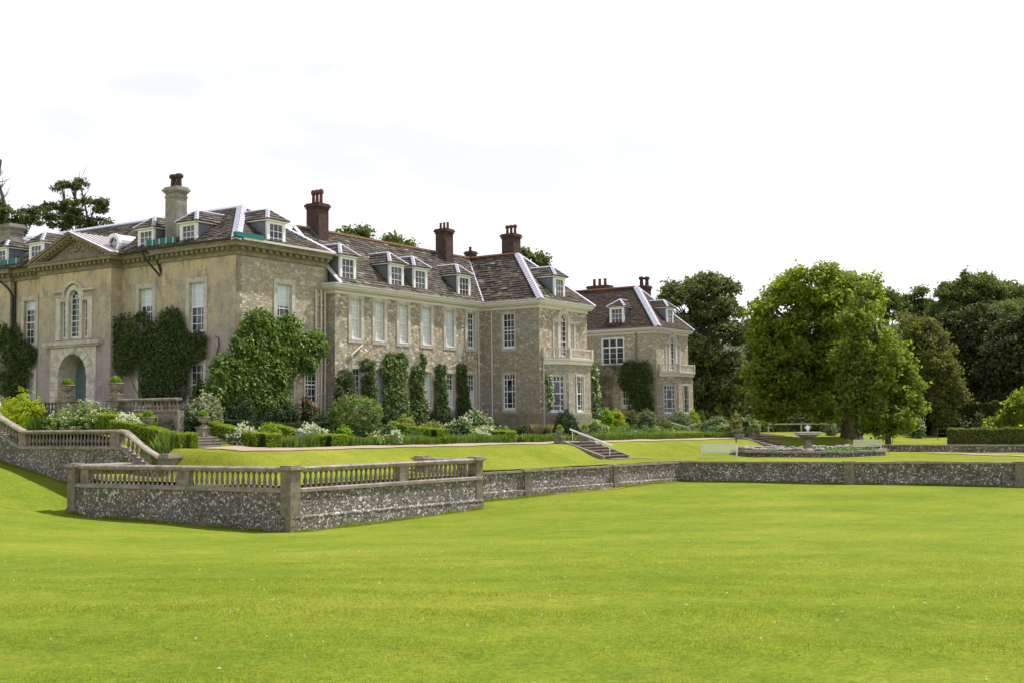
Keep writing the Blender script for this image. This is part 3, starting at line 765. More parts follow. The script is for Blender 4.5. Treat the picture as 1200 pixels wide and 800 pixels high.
tag(flat_patch("gravel_patch", [(40.8, 44.95), (43.4, 44.95), (43.7, 42.9), (40.8, 42.9)], .04, M_GRAVEL), "gravel between the long path and the low broad garden steps", "path", kind="structure")
def rib2(name, c0, c1, w0, w1, material, dz=.04, n=40, curve=0.0):
    V = []; F = []
    for i in range(n + 1):
        t = i / n; x = c0[0] + (c1[0] - c0[0]) * t; y = c0[1] + (c1[1] - c0[1]) * t + curve * math.sin(math.pi * t)
        d = Vector((c1[0] - c0[0], c1[1] - c0[1])).normalized(); nx, ny = -d.y, d.x; w = w0 + (w1 - w0) * t
        for s in (-1, -.5, 0, .5, 1): V.append((x + nx * w * s, y + ny * w * s, 0))
    V = np.array(V); V[:, 2] = up_z(V[:, 0], V[:, 1]) + dz
    for i in range(n):
        for j in range(4): F.append((i * 5 + j, (i + 1) * 5 + j, (i + 1) * 5 + j + 1, i * 5 + j + 1))
    return link(name, raw_mesh(name, V, F, material, smooth=True))
tag(rib2("side_path", (88.5, 22.6), (76.8, 9.5), .5, 1.1, M_GRAVEL, curve=-.6), "gravel path curving over the lawn behind the right flint wall", "path", kind="structure")

# ------------------------------------------------------------------ the house
G0 = -.45
house = thing("country_house", "long grey stone country house with dormers, brick chimneys and a pedimented entrance front", "country house", 62, 55, G0)

def wall(name, fr, L_, z0, z1, openings, material, depth=.3, parent=house):
    """wall plane y=0 in frame fr with rectangular openings (x0,x1,za,zb)"""
    mb = MB()
    X = sorted({0, L_} | {o[0] for o in openings} | {o[1] for o in openings})
    Z = sorted({z0, z1} | {o[2] for o in openings} | {o[3] for o in openings})
    for i in range(len(X) - 1):
        for j in range(len(Z) - 1):
            cx, cz = (X[i] + X[i + 1]) / 2, (Z[j] + Z[j + 1]) / 2
            if any(o[0] < cx < o[1] and o[2] < cz < o[3] for o in openings): continue
            mb.quad((X[i], 0, Z[j]), (X[i + 1], 0, Z[j]), (X[i + 1], 0, Z[j + 1]), (X[i], 0, Z[j + 1]))
    for o in openings:
        x0, x1, za, zb = o[:4]; d = depth
        if len(o) > 4: continue
        mb.quad((x0, 0, za), (x0, d, za), (x0, d, zb), (x0, 0, zb))
        mb.quad((x1, d, za), (x1, 0, za), (x1, 0, zb), (x1, d, zb))
        mb.quad((x0, 0, zb), (x0, d, zb), (x1, d, zb), (x1, 0, zb))
        mb.quad((x0, d, za), (x0, 0, za), (x1, 0, za), (x1, d, za))
        mb.quad((x0 - .3, d + .02, za - .3), (x1 + .3, d + .02, za - .3), (x1 + .3, d + .02, zb + .3), (x0 - .3, d + .02, zb + .3))
    return obj(name, mb, material, parent, fr)

def sash(fr, w, h, cols=3, rows=6, glass=M_GLASS, half=None, sur=.22, surm=M_DRESS, rec=.14, margin=False, surdepth=.05, head=True):
    """sash window; origin = bottom centre of the glazed opening on the wall plane. part window > pane, blind, surround, sill"""
    mb = MB(); a = w / 2; y = rec; ft = .07
    mb.box(-a, -a + ft, y, y + .1, 0, h); mb.box(a - ft, a, y, y + .1, 0, h)
    mb.box(-a + ft, a - ft, y, y + .1, h - ft, h); mb.box(-a + ft, a - ft, y, y + .1, 0, ft * 1.5)
    mb.box(-a + ft, a - ft, y - .01, y + .08, h * .5 - .035, h * .5 + .035)
    gb = .036
    if not margin:
        for i in range(1, cols):
            x = -a + ft + (w - 2 * ft) * i / cols
            mb.box(x - gb / 2, x + gb / 2, y + .03, y + .07, ft, h - ft)
        for j in range(1, rows):
            if abs(j / rows - .5) < .01: continue
            z = h * j / rows
            mb.box(-a + ft, a - ft, y + .035, y + .065, z - gb / 2, z + gb / 2)
    else:
        gb = .052
        xa, xb = -a + ft + (w - 2 * ft) * .24, a - ft - (w - 2 * ft) * .24
        for x in (xa, xb): mb.box(x - gb / 2, x + gb / 2, y + .02, y + .07, ft, h - ft)
        mb.box(-gb / 2, gb / 2, y + .025, y + .07, h * .87, h - ft)
        for z in (h * .16, h * .84, h * .87 * 0 + h * .5): mb.box(-a + ft, a - ft, y + .025, y + .065, z - gb / 2, z + gb / 2)
        for z in (h * .33, h * .67):
            mb.box(-a + ft, xa, y + .025, y + .065, z - gb / 2, z + gb / 2); mb.box(xb, a - ft, y + .025, y + .065, z - gb / 2, z + gb / 2)
    mb.box(-a - .04, a + .04, -.05, y + .1, -.09, 0)
    wd = obj("window", mb, M_WHITE, house, fr)
    g = MB(); g.box(-a + .02, a - .02, y + .05, y + .06, .02, h - .02)
    obj("pane", g, glass, wd, fr)
    if half:
        b = MB(); b.box(-a + ft, a - ft, y + .043, y + .048, h * half[0], h * half[1])
        obj("blind", b, half[2] if len(half) > 2 else M_BLINDG, wd, fr)
    if sur:
        s = MB(); o = -surdepth
        zb = -.12
        s.box(-a - sur, -a + .012, o, rec, zb, h - .012); s.box(a - .012, a + sur, o, rec, zb, h - .012)
        s.box(-a - sur, a + sur, o, rec, h - .012, h + sur)
        s.box(-a - sur, a + sur, o + .01, .05, zb - .14, zb)
        obj("surround", s, surm, wd, fr)
    return wd

def arch_pts(xc, zs, r, n=14, rz=None):
    rz = rz or r
    return [(xc + r * math.cos(math.pi - math.pi * i / n), zs + rz * math.sin(math.pi - math.pi * i / n)) for i in range(n + 1)]
def arch_panel(mb, xc, r, z0, zs, x0, x1, zt, y0, y1, n=16):
    """rectangular block with an arched opening, y0 front, y1 back"""
    mb.box(x0, xc - r, y0, y1, z0, zs); mb.box(xc + r, x1, y0, y1, z0, zs)
    A = arch_pts(xc, zs, r, n); O = []
    for (x, z) in A:
        dx, dz = x - xc, z - zs
        k = min(((x1 - xc) if dx > 0 else (xc - x0)) / abs(dx) if abs(dx) > 1e-6 else 1e9, (zt - zs) / dz if dz > 1e-6 else 1e9)
        O.append((xc + dx * k, zs + dz * k))
    for i in range(n):
        a, b, c, d = A[i], A[i + 1], O[i + 1], O[i]
        mb.quad((d[0], y0, d[1]), (a[0], y0, a[1]), (b[0], y0, b[1]), (c[0], y0, c[1]))
        mb.quad((a[0], y0, a[1]), (a[0], y1, a[1]), (b[0], y1, b[1]), (b[0], y0, b[1]))
        if (d[0] - c[0]) and (d[1] - c[1]):
            cx = x0 if c[0] < xc else x1
            mb.add([(d[0], y0, d[1]), (c[0], y0, c[1]), (cx, y0, zt)], [(0, 1, 2)] if c[0] < xc else [(0, 1, 2)])
    mb.quad((x0, y0, zt), (x1, y0, zt), (x1, y1, zt), (x0, y1, zt))
    mb.quad((x0, y1, zs), (x0, y0, zs), (x0, y0, zt), (x0, y1, zt)); mb.quad((x1, y0, zs), (x1, y1, zs), (x1, y1, zt), (x1, y0, zt))
def arch_ring(mb, xc, zs, r0, r1, y0, y1, n=16):
    A = arch_pts(xc, zs, r0, n); B = arch_pts(xc, zs, r1, n)
    for i in range(n):
        p = [A[i], A[i + 1], B[i + 1], B[i]]
        mb.add([(x, y0, z) for x, z in p] + [(x, y1, z) for x, z in p], [(0, 1, 2, 3), (7, 6, 5, 4), (0, 4, 5, 1), (2, 6, 7, 3)])
def venetian(fr, wc, ws, gap, h, hs, rows=7, surm=M_DRESS, pil=.16, hood=False, rec=.12, scale=1.0, entab=.28):
    """three-light window with a taller arched centre; origin bottom centre"""
    mb = MB(); ft = .055; gb = .026
    zs = h - wc / 2
    mb.box(-wc / 2, -wc / 2 + ft, rec, rec + .1, 0, zs); mb.box(wc / 2 - ft, wc / 2, rec, rec + .1, 0, zs)
    mb.box(-wc / 2 + ft, wc / 2 - ft, rec, rec + .1, 0, .09)
    arch_ring(mb, 0, zs, wc / 2 - ft, wc / 2, rec, rec + .1)
    mb.box(-gb / 2, gb / 2, rec + .03, rec + .07, .05, zs + wc * .1)
    for j in range(1, rows):
        z = zs * j / rows
        t = .03 if j != rows // 2 else .055
        mb.box(-wc / 2 + ft, wc / 2 - ft, rec + .03, rec + .07, z - t / 2, z + t / 2)
    mb.box(-wc / 2 + ft, wc / 2 - ft, rec + .03, rec + .07, zs - .02, zs + .02)
    for a in (50, 90, 130):
        ca, sa = math.cos(math.radians(a)), math.sin(math.radians(a))
        mb.bar((ca * wc * .16, rec + .05, zs + sa * wc * .16), (ca * wc * .47, rec + .05, zs + sa * wc * .47), .03, .03)
    arch_ring(mb, 0, zs, wc * .14, wc * .19, rec + .03, rec + .07, 10)
    sx = wc / 2 + gap + ws / 2
    for s in (-1, 1):
        x0, x1 = s * sx - ws / 2, s * sx + ws / 2
        mb.box(x0, x0 + ft, rec, rec + .1, 0, hs); mb.box(x1 - ft, x1, rec, rec + .1, 0, hs)
        mb.box(x0 + ft, x1 - ft, rec, rec + .1, hs - ft, hs); mb.box(x0 + ft, x1 - ft, rec, rec + .1, 0, .09)
        if ws > .45: mb.box(s * sx - gb / 2, s * sx + gb / 2, rec + .03, rec + .07, .05, hs - .03)
        for j in range(1, rows - 1):
            z = hs * j / (rows - 1); t = .03 if j != (rows - 1) // 2 else .055
            mb.box(x0 + ft, x1 - ft, rec + .03, rec + .07, z - t / 2, z + t / 2)
    wd = obj("venetian_window", mb, M_WHITE, house, fr)
    g = MB()
    ap = arch_pts(0, zs, wc / 2 - .02, 14)
    g.poly([(wc / 2 - .02, .03), (-wc / 2 + .02, .03)] [::-1] + [(x, z) for x, z in ap][::-1], rec + .05, rec + .06)
    for s in (-1, 1): g.box(s * sx - ws / 2 + .02, s * sx + ws / 2 - .02, rec + .05, rec + .06, .02, hs - .02)
    obj("pane", g, M_GLASS, wd, fr)
    sm = MB(); o = -.07
    xo = sx + ws / 2 + pil
    for s in (-1, 1):
        a0, a1 = sorted((s * (sx + ws / 2), s * xo)); sm.box(a0, a1, o, rec, -.1, hs)
        a0, a1 = sorted((s * (wc / 2), s * (wc / 2 + gap))); sm.box(a0, a1, o, rec, -.1, zs)
        a0, a1 = sorted((s * (wc / 2 + gap), s * xo)); sm.box(a0, a1, o - .02, rec, hs, hs + entab)
        sm.box(a0 - .04, a1 + .04, o - .09, rec, hs + entab, hs + entab + .07)
    arch_ring(sm, 0, zs, wc / 2, wc / 2 + gap, o, rec)
    if hood:
        arch_ring(sm, 0, zs, wc / 2 + gap + .1, wc / 2 + gap + .24, o - .12, 0)
        for s in (-1, 1):
            a0, a1 = sorted((s * (wc / 2 + gap + .16), s * (xo + .25))); sm.box(a0, a1, o - .14, 0, hs + entab + .28, hs + entab + .4)
    obj("surround", sm, surm, wd, fr)
    return wd

def slope(name, A, B, C, D, material, row=.3, sw=.42, lift=.05, seed=0, parent=house):
    """roof slope A-B along the eave (left to right seen from outside), D-C along the top, laid with single slates"""
    rs = random.Random(seed); A, B, C, D = map(Vector, (A, B, C, D))
    n = (B - A).cross(D - A)
    if n.length < 1e-6: n = (B - A).cross(C - A)
    n.normalize()
    if n.z < 0: n = -n
    H = ((D + C) / 2 - (A + B) / 2).length; H = max((D - A).length, (C - B).length) if H < .01 else H
    perp = abs((D - A).dot(n.cross((B - A).normalized())))
    k = max(2, int(perp / row)); mb = MB()
    mb.quad(A - n * .03, B - n * .03, C - n * .03, D - n * .03)
    for i in range(k):
        t0, t1 = i / k, min(1, (i + 1.12) / k)
        l0, r0 = A.lerp(D, t0), B.lerp(C, t0); l1, r1 = A.lerp(D, t1), B.lerp(C, t1)
        W_ = (r0 - l0).length; m = max(1, int(W_ / sw)); bp = [0] + sorted((j + rs.uniform(-.3, .3)) / m for j in range(1, m)) + [1]
        rowr = rs.uniform(-.12, .12)
        for j in range(m):
            a, b = bp[j], bp[j + 1]
            lf = lift * rs.uniform(.5, 1.25); sag = rs.uniform(-.02, .02)
            p0 = l0.lerp(r0, a) + n * lf - (D - A).normalized() * rs.uniform(0, .03); p1 = l0.lerp(r0, b - .02 / max(W_, 1)) + n * (lf + sag)
            p2 = l1.lerp(r1, b - .02 / max(W_, 1)) + n * .008; p3 = l1.lerp(r1, a) + n * .008
            q0, q1 = p0 - n * (lf + .02), p1 - n * (lf + .02)
            v = min(1, max(0, rs.gauss(.45, .22) + rowr))
            mb.add([p0, p1, p2, p3], [(0, 1, 2, 3)], v); mb.add([q0, q1, p1, p0], [(0, 1, 2, 3)], v)
    return obj(name, mb, material, parent, Matrix.Identity(4))
def flash(mb, P, Q, n1, n2, w=.22, lift=.07):
    """lead strip folded over a hip P-Q between slopes with normals n1, n2"""
    P, Q = Vector(P), Vector(Q); d = (Q - P).normalized(); n1, n2 = Vector(n1).normalized(), Vector(n2).normalized()
    m = (n1 + n2).normalized()
    a = n1.cross(d).normalized(); b = n2.cross(d).normalized()
    if a.dot(n2) > 0: a = -a
    if b.dot(n1) > 0: b = -b
    c0, c1 = P + m * lift, Q + m * lift
    for s, nn in ((a, n1), (b, n2)):
        e0, e1 = P + s * w + nn * lift, Q + s * w + nn * lift
        steps = max(2, int((Q - P).length / .3))
        for i in range(steps):
            t0, t1 = i / steps, (i + 1) / steps
            l0 = nn * (.03 if s is a else .03)
            mb.quad(c0.lerp(c1, t0) + l0, c0.lerp(c1, t1), e0.lerp(e1, t1), e0.lerp(e1, t0) + l0)
            mb.quad(e0.lerp(e1, t0) + l0, e0.lerp(e1, t1), e0.lerp(e1, t1) - nn * .1, e0.lerp(e1, t0) - nn * .1)
            mb.quad(c0.lerp(c1, t0) + l0, e0.lerp(e1, t0) + l0, e0.lerp(e1, t0) - nn * .05, c0.lerp(c1, t0) - nn * .05)

def dormer(fr, w=1.0, h=1.05, wall_w=1.42, depth=2.6, roof_m=M_SLATE, hip=True, rows=3, cols=3, rise=.72, casement=False):
    """dormer; origin = bottom centre of the front face, y inwards. part dormer > pane, cheek, dormer_roof, flashing"""
    mb = MB(); a = wall_w / 2; H = h + .16
    mb.box(-a, -w / 2, -.02, .12, -.1, H); mb.box(w / 2, a, -.02, .12, -.1, H); mb.box(-w / 2, w / 2, -.02, .12, -.14, 0); mb.box(-w / 2, w / 2, -.02, .12, h, H)
    for i in range(1, cols):
        x = -w / 2 + w * i / cols; mb.box(x - .018, x + .018, .02, .07, 0, h)
    for j in range(1, rows):
        z = h * j / rows; mb.box(-w / 2, w / 2, .025, .065, z - .018, z + .018)
    if casement: mb.box(-.04, .04, 0, .09, 0, h)
    for s in (-1, 1): mb.box(s * w / 2 - .03, s * w / 2 + .03, 0, .09, 0, h)
    mb.box(-a - .13, a + .13, -.15, depth * .8, H, H + .1)
    mb.box(-a - .06, a + .06, -.1, .02, -.2, -.1)
    d = obj("dormer", mb, M_WHITE, house, fr)
    g = MB(); g.box(-w / 2, w / 2, .05, .06, 0, h); obj("pane", g, M_GLASS, d, fr)
    c = MB(); c.box(-a + .02, -w / 2 - .05, .1, depth, -.5, H - .01); c.box(w / 2 + .05, a - .02, .1, depth, -.5, H - .01)
    obj("cheek", c, M_LEAD, d, fr)
    z0, zt = H + .1, H + .1 + rise; e = a + .2
    r = MB(); F0, F1 = -.22, depth + .6; yh = F0 + e * .95
    P = lambda x, y, z: fr @ Vector((x, y, z))
    rs = random.Random(int(abs(fr.translation.x * 7 + fr.translation.y)))
    def tiles(A, B, C, D):
        A, B, C, D = map(Vector, (A, B, C, D)); n = (B - A).cross(D - A).normalized()
        if n.z < 0: n = -n
        k = 4
        for i in range(k):
            t0, t1 = i / k, (i + 1) / k
            l0, r0, l1, r1 = A.lerp(D, t0), B.lerp(C, t0), A.lerp(D, t1), B.lerp(C, t1)
            m = max(1, int((r0 - l0).length / .4))
            for j in range(m):
                lf = .05 * rs.uniform(.5, 1.2); v = rs.uniform(.1, .85)
                p0, p1 = l0.lerp(r0, j / m) + n * lf, l0.lerp(r0, (j + 1) / m) + n * lf
                p2, p3 = l1.lerp(r1, (j + 1) / m), l1.lerp(r1, j / m)
                r.add([p0, p1, p2, p3], [(0, 1, 2, 3)], v); r.add([p0 - n * .08, p1 - n * .08, p1, p0], [(0, 1, 2, 3)], v)
    tiles((-e, F1, z0), (-e, F0, z0), (0, yh, zt), (0, F1, zt))
    tiles((e, F0, z0), (e, F1, z0), (0, F1, zt), (0, yh, zt))
    tiles((-e, F0, z0), (e, F0, z0), (0, yh, zt), (0, yh, zt))
    obj("dormer_roof", r, roof_m, d, fr)
    f = MB(); nl, nr_, nf = Vector((-rise, 0, e)), Vector((rise, 0, e)), Vector((0, -rise, e * .95))
    flash(f, (-e, F0, z0), (0, yh, zt), nl, nf, .1, .06); flash(f, (e, F0, z0), (0, yh, zt), nr_, nf, .1, .06)
    flash(f, (0, yh, zt), (0, F1, zt), nl, nr_, .09, .06)
    obj("flashing", f, M_FLASH, d, fr)
    return d

# ---- main block (entrance front faces -X, garden front faces -Y)
ZE, ZF = 10.4, 9.67
XM, YM = 48.3, 50.3
def fx(x, y, z=0): return frame(x, y, z, -90)     # facade facing -X : local x = -Y
def fy(x, y, z=0): return frame(x, y, z, 0)       # facade facing -Y : local x = +X
OP_U, OP_G = (5.45, 8.33), (1.25, 3.6)
def op(c, w, z): return (c - w / 2, c + w / 2, z[0], z[1])
# right pavilion, Y 56.5 -> 50.3
wall("wall", fx(XM, 56.5), 6.2, G0, ZF + .1, [op(3.0, 1.24, OP_U), op(3.0, 1.24, OP_G)], M_ASH)
wall("wall", fx(XM + .3, 60.45), 3.95, G0, ZF + .1, [op(2.2, 1.2, OP_U), op(2.2, 1.2, OP_G)], M_ASH)
wall("wall", fx(XM + .3, 71.3), 3.9, G0, ZF + .1, [op(1.75, 1.2, OP_U), op(1.75, 1.2, OP_G)], M_ASH)
wall("wall", fx(XM, 79.0), 7.7, G0, ZF + .1, [op(4.0, 1.24, OP_U), op(4.0, 1.24, OP_G)], M_ASH)
XP = 47.75                                         # pediment block plane
wall("wall", fx(XP, 67.4), 7.0, G0, 10.1, [(1.32, 5.68, .6, 5.0, 1), (3.0, 4.06, 5.53, 8.54), (2.2, 2.73, 5.53, 7.87), (4.33, 4.86, 5.53, 7.87)], M_ASH, .3)
for q_ in (((XP, 60.4), (XM + .3, 60.4), 10.1), ((XM, 71.3), (XM + .3, 71.3), ZF + .1), ((XM + .3, 67.4), (XP, 67.4), 10.1), ((XM + .3, 56.5), (XM, 56.5), ZF + .1)):
    sw = MB(); (xa_, ya_), (xb_, yb_), zt_ = q_; sw.quad((xa_, ya_, G0), (xb_, yb_, G0), (xb_, yb_, zt_), (xa_, ya_, zt_)); obj("wall", sw, M_ASH, house, Matrix.Identity(4))
# garden front of main block
wall("wall", fy(XM, YM), 7.6, G0, ZF + .1, [op(3.83, 1.24, OP_U), op(4.05, 1.1, (1.3, 3.62)), op(6.15, 1.1, (1.3, 3.62))], M_RUBY)
for (fr, g, half) in ((fx(XM, 53.5, 5.45), M_GLASS, (.5, .97, M_BLINDB)), (fx(XM + .3, 58.25, 5.45), M_GLASS, (.62, .97, M_BLINDB)), (fx(XM + .3, 69.55, 5.45), M_GLASS, (.78, .97, M_BLINDB)), (fx(XM, 75, 5.45), M_GLASS, None), (fy(XM + 3.83, YM, 5.45), M_GLASS, (.55, .97, M_BLINDB))):
    sash(fr, 1.24, 2.86, 3, 6, g, half, .27, M_DRESS, .16)
for (fr, g) in ((fx(XM, 53.5, 1.25), M_GLASS), (fx(XM + .3, 58.25, 1.25), M_GLASS), (fx(XM + .3, 69.55, 1.25), M_BLINDG), (fx(XM, 75, 1.25), M_GLASS)):
    sash(fr, 1.2, 2.33, 3, 5, g, None, .22, M_DRESS, .16)
for x in (XM + 4.05, XM + 6.15): sash(fy(x, YM, 1.3), 1.1, 2.3, 3, 5, M_GLASS, None, .14, M_DRESS, .1)
# quoin strip at corner + base plinth
q = MB()
for i in range(29):
    z = G0 + .35 * i; l = .42 if i % 2 else .28
    q.box(XM - .012, XM + l, YM - .012, YM + .02, z, z + .34)
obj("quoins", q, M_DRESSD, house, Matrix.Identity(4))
# Venetian window over the entrance
venetian(fx(XP, 63.87, 5.55), 1.02, .5, .3, 2.97, 2.3, 7, M_PALES, .45, True, .15)
sh = MB(); sh.box(0, 5.4, -.32, .02, 5.12, 5.34); sh.box(.12, 5.28, -.22, .02, 5.0, 5.12)
obj("stone_shelf", sh, M_DRESS, house, fx(XP, 66.6))
# entrance arch with rustication and the door
da = MB(); AX, ASP, AR = 3.5, 3.2, 1.37
arch_panel(da, AX, AR, .6, ASP, AX - 2.2, AX + 2.2, 5.02, -.06, 1.35, 18)
for sgn in (-1, 1):
    for i in range(6):
        z = .62 + i * .44
        a0, a1 = sorted((AX + sgn * (AR + .01), AX + sgn * 2.17)); da.box(a0, a1, -.11, -.06, z, z + .40)
for i in range(9):
    a = math.radians(10 + i * 20); a0, a1 = a - math.radians(9.2), a + math.radians(9.2)
    rr = 1.98 if i != 4 else 2.1
    P = [(AX - AR * math.cos(a0), ASP + AR * math.sin(a0)), (AX - AR * math.cos(a1), ASP + AR * math.sin(a1)), (AX - rr * math.cos(a1), min(4.98, ASP + rr * math.sin(a1))), (AX - rr * math.cos(a0), min(4.98, ASP + rr * math.sin(a0)))]
    da.add([(x, -.12 if i != 4 else -.17, z) for x, z in P] + [(x, -.06, z) for x, z in P], [(0, 1, 2, 3), (0, 4, 5, 1), (1, 5, 6, 2), (2, 6, 7, 3), (3, 7, 4, 0)])
obj("door_surround", da, M_PALES, house, fx(XP, 67.4))
dd = MB(); ap = arch_pts(AX, ASP, 1.34, 16)
dd.poly([(AX - 1.34, .7)] + ap + [(AX + 1.34, .7)], 1.2, 1.28)
for s in (-1, 1):
    for z in (1.0, 2.2):
        x0, x1 = sorted((AX + s * .2, AX + s * 1.1)); dd.box(x0, x1, 1.185, 1.2, z, z + 1.0)
door = obj("door", dd, M_DOOR, house, fx(XP, 67.4))
hd = MB(); hd.lathe([(.0, -.03), (.05, 0), (.0, .03)], 8, AX + .1, 1.15, 2.1); obj("door_knob", hd, M_IRON, door, fx(XP, 67.4))
# main cornice : path runs from the far end to the corner and round along the garden front
cor = [(.02, ZF - .02), (.1, ZF), (.1, ZF + .2), (.2, ZF + .26), (.2, ZF + .42), (.52, ZF + .46), (.52, ZF + .6), (.62, ZF + .7), (.62, ZF + .73), (-.1, ZF + .73), (-.1, ZF - .02)]
c1 = MB(); c1.sweep([(XM, 79), (XM, 71.3), (XM + .3, 71.3), (XM + .3, 67.4), (XP, 67.4), (XP, 60.4), (XM + .3, 60.4), (XM + .3, 56.5), (XM, 56.5), (XM, YM + .001)] + [(XM, YM)] * 0 + [(XM, YM), (XM + 7.5, YM)], cor)
for y in np.arange(50.6, 79, .42):
    xp = XP if 60.2 < y < 67.6 else (XM + .3 if (56.5 < y < 60.2 or 67.6 < y < 71.3) else XM)
    c1.box(xp - .4, xp - .2, y - .1, y + .1, ZF + .27, ZF + .44)
for x in np.arange(XM + .1, XM + 7.4, .55): c1.box(x - .1, x + .1, YM - .42, YM - .2, ZF + .29, ZF + .44)
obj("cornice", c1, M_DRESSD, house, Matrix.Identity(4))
gt = [(.58, ZF + .72), (.68, ZF + .74), (.7, ZF + .86), (.5, ZF + .86), (.5, ZF + .72)]

for pth in ([(XM, 79), (XM, 71.3), (XM + .3, 71.3), (XM + .3, 68.6)], [(XM + .3, 59.9), (XM + .3, 56.5), (XM, 56.5), (XM, YM - .6)]):
    g1 = MB(); g1.sweep(pth, gt); obj("gutter", g1, M_IRON, house, Matrix.Identity(4))
g1 = MB()
for pts in ([(XM - .62, 57.6, ZE), (XM - .5, 57.35, 9.9), (XM + .05, 56.72, 8.9)], [(XM + .2, 57.2, 9.9), (XM + .22, 56.75, 9.0)], [(XM + .2, 71.05, 9.6), (XM + .2, 71.05, G0 + 1)], [(XM - .3, 72, 9.7), (XM - .1, 71.4, 9.2), (XM + .1, 71.15, 8.7), (XM + .1, 71.15, G0 + 1)]):
    g1 = MB(); g1.tube(pts, .065); obj("drainpipe", g1, M_IRON, house, Matrix.Identity(4))
g2 = MB(); g2.sweep([(XM - .1, YM), (XM + 7.6, YM)], [(.6, ZF + .74), (.72, ZF + .76), (.74, ZF + .88), (.45, ZF + .88), (.45, ZF + .74)])
obj("gutter", g2, M_WHITE, house, Matrix.Identity(4))
# teal sheeting on the gutter corner, round the chimney and at the left
for bx__ in ((XM - .72, XM + 1.4, YM - .78, YM - .5, ZE + .14, ZE + .4), (48.2, 48.3, 55.2, 57.9, ZE + .02, ZE + .72), (48.2, 48.3, 70.3, 76.5, ZE + .02, ZE + .72)):
    tl = MB(); tl.box(*bx__); obj("teal_sheeting", tl, M_TEALP, house, Matrix.Identity(4))
for y in list(np.arange(55.4, 57.9, .6)) + list(np.arange(70.5, 76, .9)):
    bt = MB(); bt.box(48.17, 48.2, y, y + .07, ZE + .03, ZE + .72); obj("sheeting_batten", bt, M_CREAM, house, Matrix.Identity(4))
# pediment
px0, px1, apx = -.55, 7.55, 11.9
pd = MB(); zb = ZF + .73
pd.poly([(0, zb), (7.0, zb), (3.5, apx - .25)], .1, .4)
for s in (0, 1):
    A = Vector((px0 if s == 0 else px1, 0, zb + .02)); B = Vector((3.5, 0, apx + .12))
    d = (B - A).normalized(); n = Vector((-d.z, 0, d.x)) if s == 0 else Vector((d.z, 0, -d.x)); n = n if n.z > 0 else -n
    for (o, y0, t0, t1) in ((0, -.5, -.02, .1), (0, -.38, -.16, -.02), (0, -.12, -.34, -.16)):
        P = [A + n * t0, B + n * t0, B + n * t1, A + n * t1]
        pd.add([(p.x, y0, p.z) for p in P] + [(p.x, .2, p.z) for p in P], [(0, 1, 2, 3), (7, 6, 5, 4), (0, 4, 5, 1), (1, 5, 6, 2), (2, 6, 7, 3), (3, 7, 4, 0)])
    for i in range(1, 12):
        p = A.lerp(B, i / 12) - n * .2
        pd.box(p.x - .1, p.x + .1, -.32, -.1, p.z - .07, p.z + .07)
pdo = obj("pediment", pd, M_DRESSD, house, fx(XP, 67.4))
cr = MB(); rr_ = random.Random(3)                 # carved trophy in the tympanum
cr.lathe([(0, -.02), (.22, 0), (.26, .06), (.18, .12), (0, .14)], 12, 0, 0, 0)
for i in range(26):
    a = rr_.uniform(0, 2 * math.pi); ra = rr_.uniform(.15, .75)
    x, z = ra * math.cos(a) * 1.25, abs(ra * math.sin(a)) * .9 - .1
    cr.lathe([(0, -.05), (.1, 0), (.07, .08), (0, .1)], 7, x, z * .0, z)
crv = MB()
for (x, y, z) in cr.v: crv.v.append((3.5 + x, .05 - y * .4, zb + .55 + z))
crv.f = cr.f; crv.a = cr.a
obj("carving", crv, M_DRESSD, pdo, fx(XP, 67.4))
pr = MB(); n = 9                                   # metal clad roof of the pediment with standing seams
for s in (0, 1):
    A = Vector((px0 if s == 0 else px1, -.55, zb + .14)); B = Vector((3.5, -.55, apx + .24))
    A2 = Vector((A.x, 3.0, A.z)); B2 = Vector((3.5, 3.4, B.z))
    pr.quad(A, B, B2, A2)
    for i in range(1, n):
        y = -.55 + i * .42
        pr.bar((A.x, y, A.z + .03), (B.x, y, B.z + .03), .04, .05)
obj("pediment_roof", pr, m_plain("pediment_sheet_metal", (.5, .46, .46), .12, 2, .6, .3), house, fx(XP, 67.4))

# main roof
ex, eyv = XM - .62, YM - .62
ap1, ap2 = (52.0, 53.7, 13.3), (52.0, 75.2, 13.3)
XR = 56.3
slope("roof", (ex, 79.5, ZE), (ex, eyv, ZE), ap1, ap2, M_SLATE, .24, .4, .055, 1)
slope("roof", (ex, eyv, ZE), (XR, eyv, ZE), ap1, ap1, M_SLATE, .24, .4, .055, 2)
slope("roof", (XR, eyv, ZE), (XR, 79.5, ZE), ap2, ap1, M_SLATE, .3, .6, .05, 3)
slope("roof", (XR, 79.5, ZE), (ex, 79.5, ZE), ap2, ap2, M_SLATE, .4, .8, .05, 4)
nW, nS, nE = Vector((-2.9, 0, 4.3)), Vector((0, -2.9, 4.0)), Vector((2.9, 0, 4.3))
fl = MB(); flash(fl, (ex, eyv, ZE), ap1, nW, nS, .28, .09); flash(fl, (XR, eyv, ZE), ap1, nE, nS, .26, .09); flash(fl, ap1, ap2, nW, nE, .3, .09)
obj("lead_flashing", fl, M_FLASH, house, Matrix.Identity(4))
# dormers on the main roof
dormer(fx(48.3, 57.95, 10.66), 1.02, 1.0, 1.42, 2.6); dormer(fx(48.3, 54.25, 10.66), 1.02, 1.0, 1.42, 2.6)
dormer(fx(48.3, 68.6, 10.75), 1.02, 1.0, 1.42, 2.6); dormer(fx(48.3, 72.4, 10.75), 1.02, 1.0, 1.42, 2.6)
dormer(fy(51.3, 50.15, 10.52), 1.08, 1.2, 1.5, 2.4)
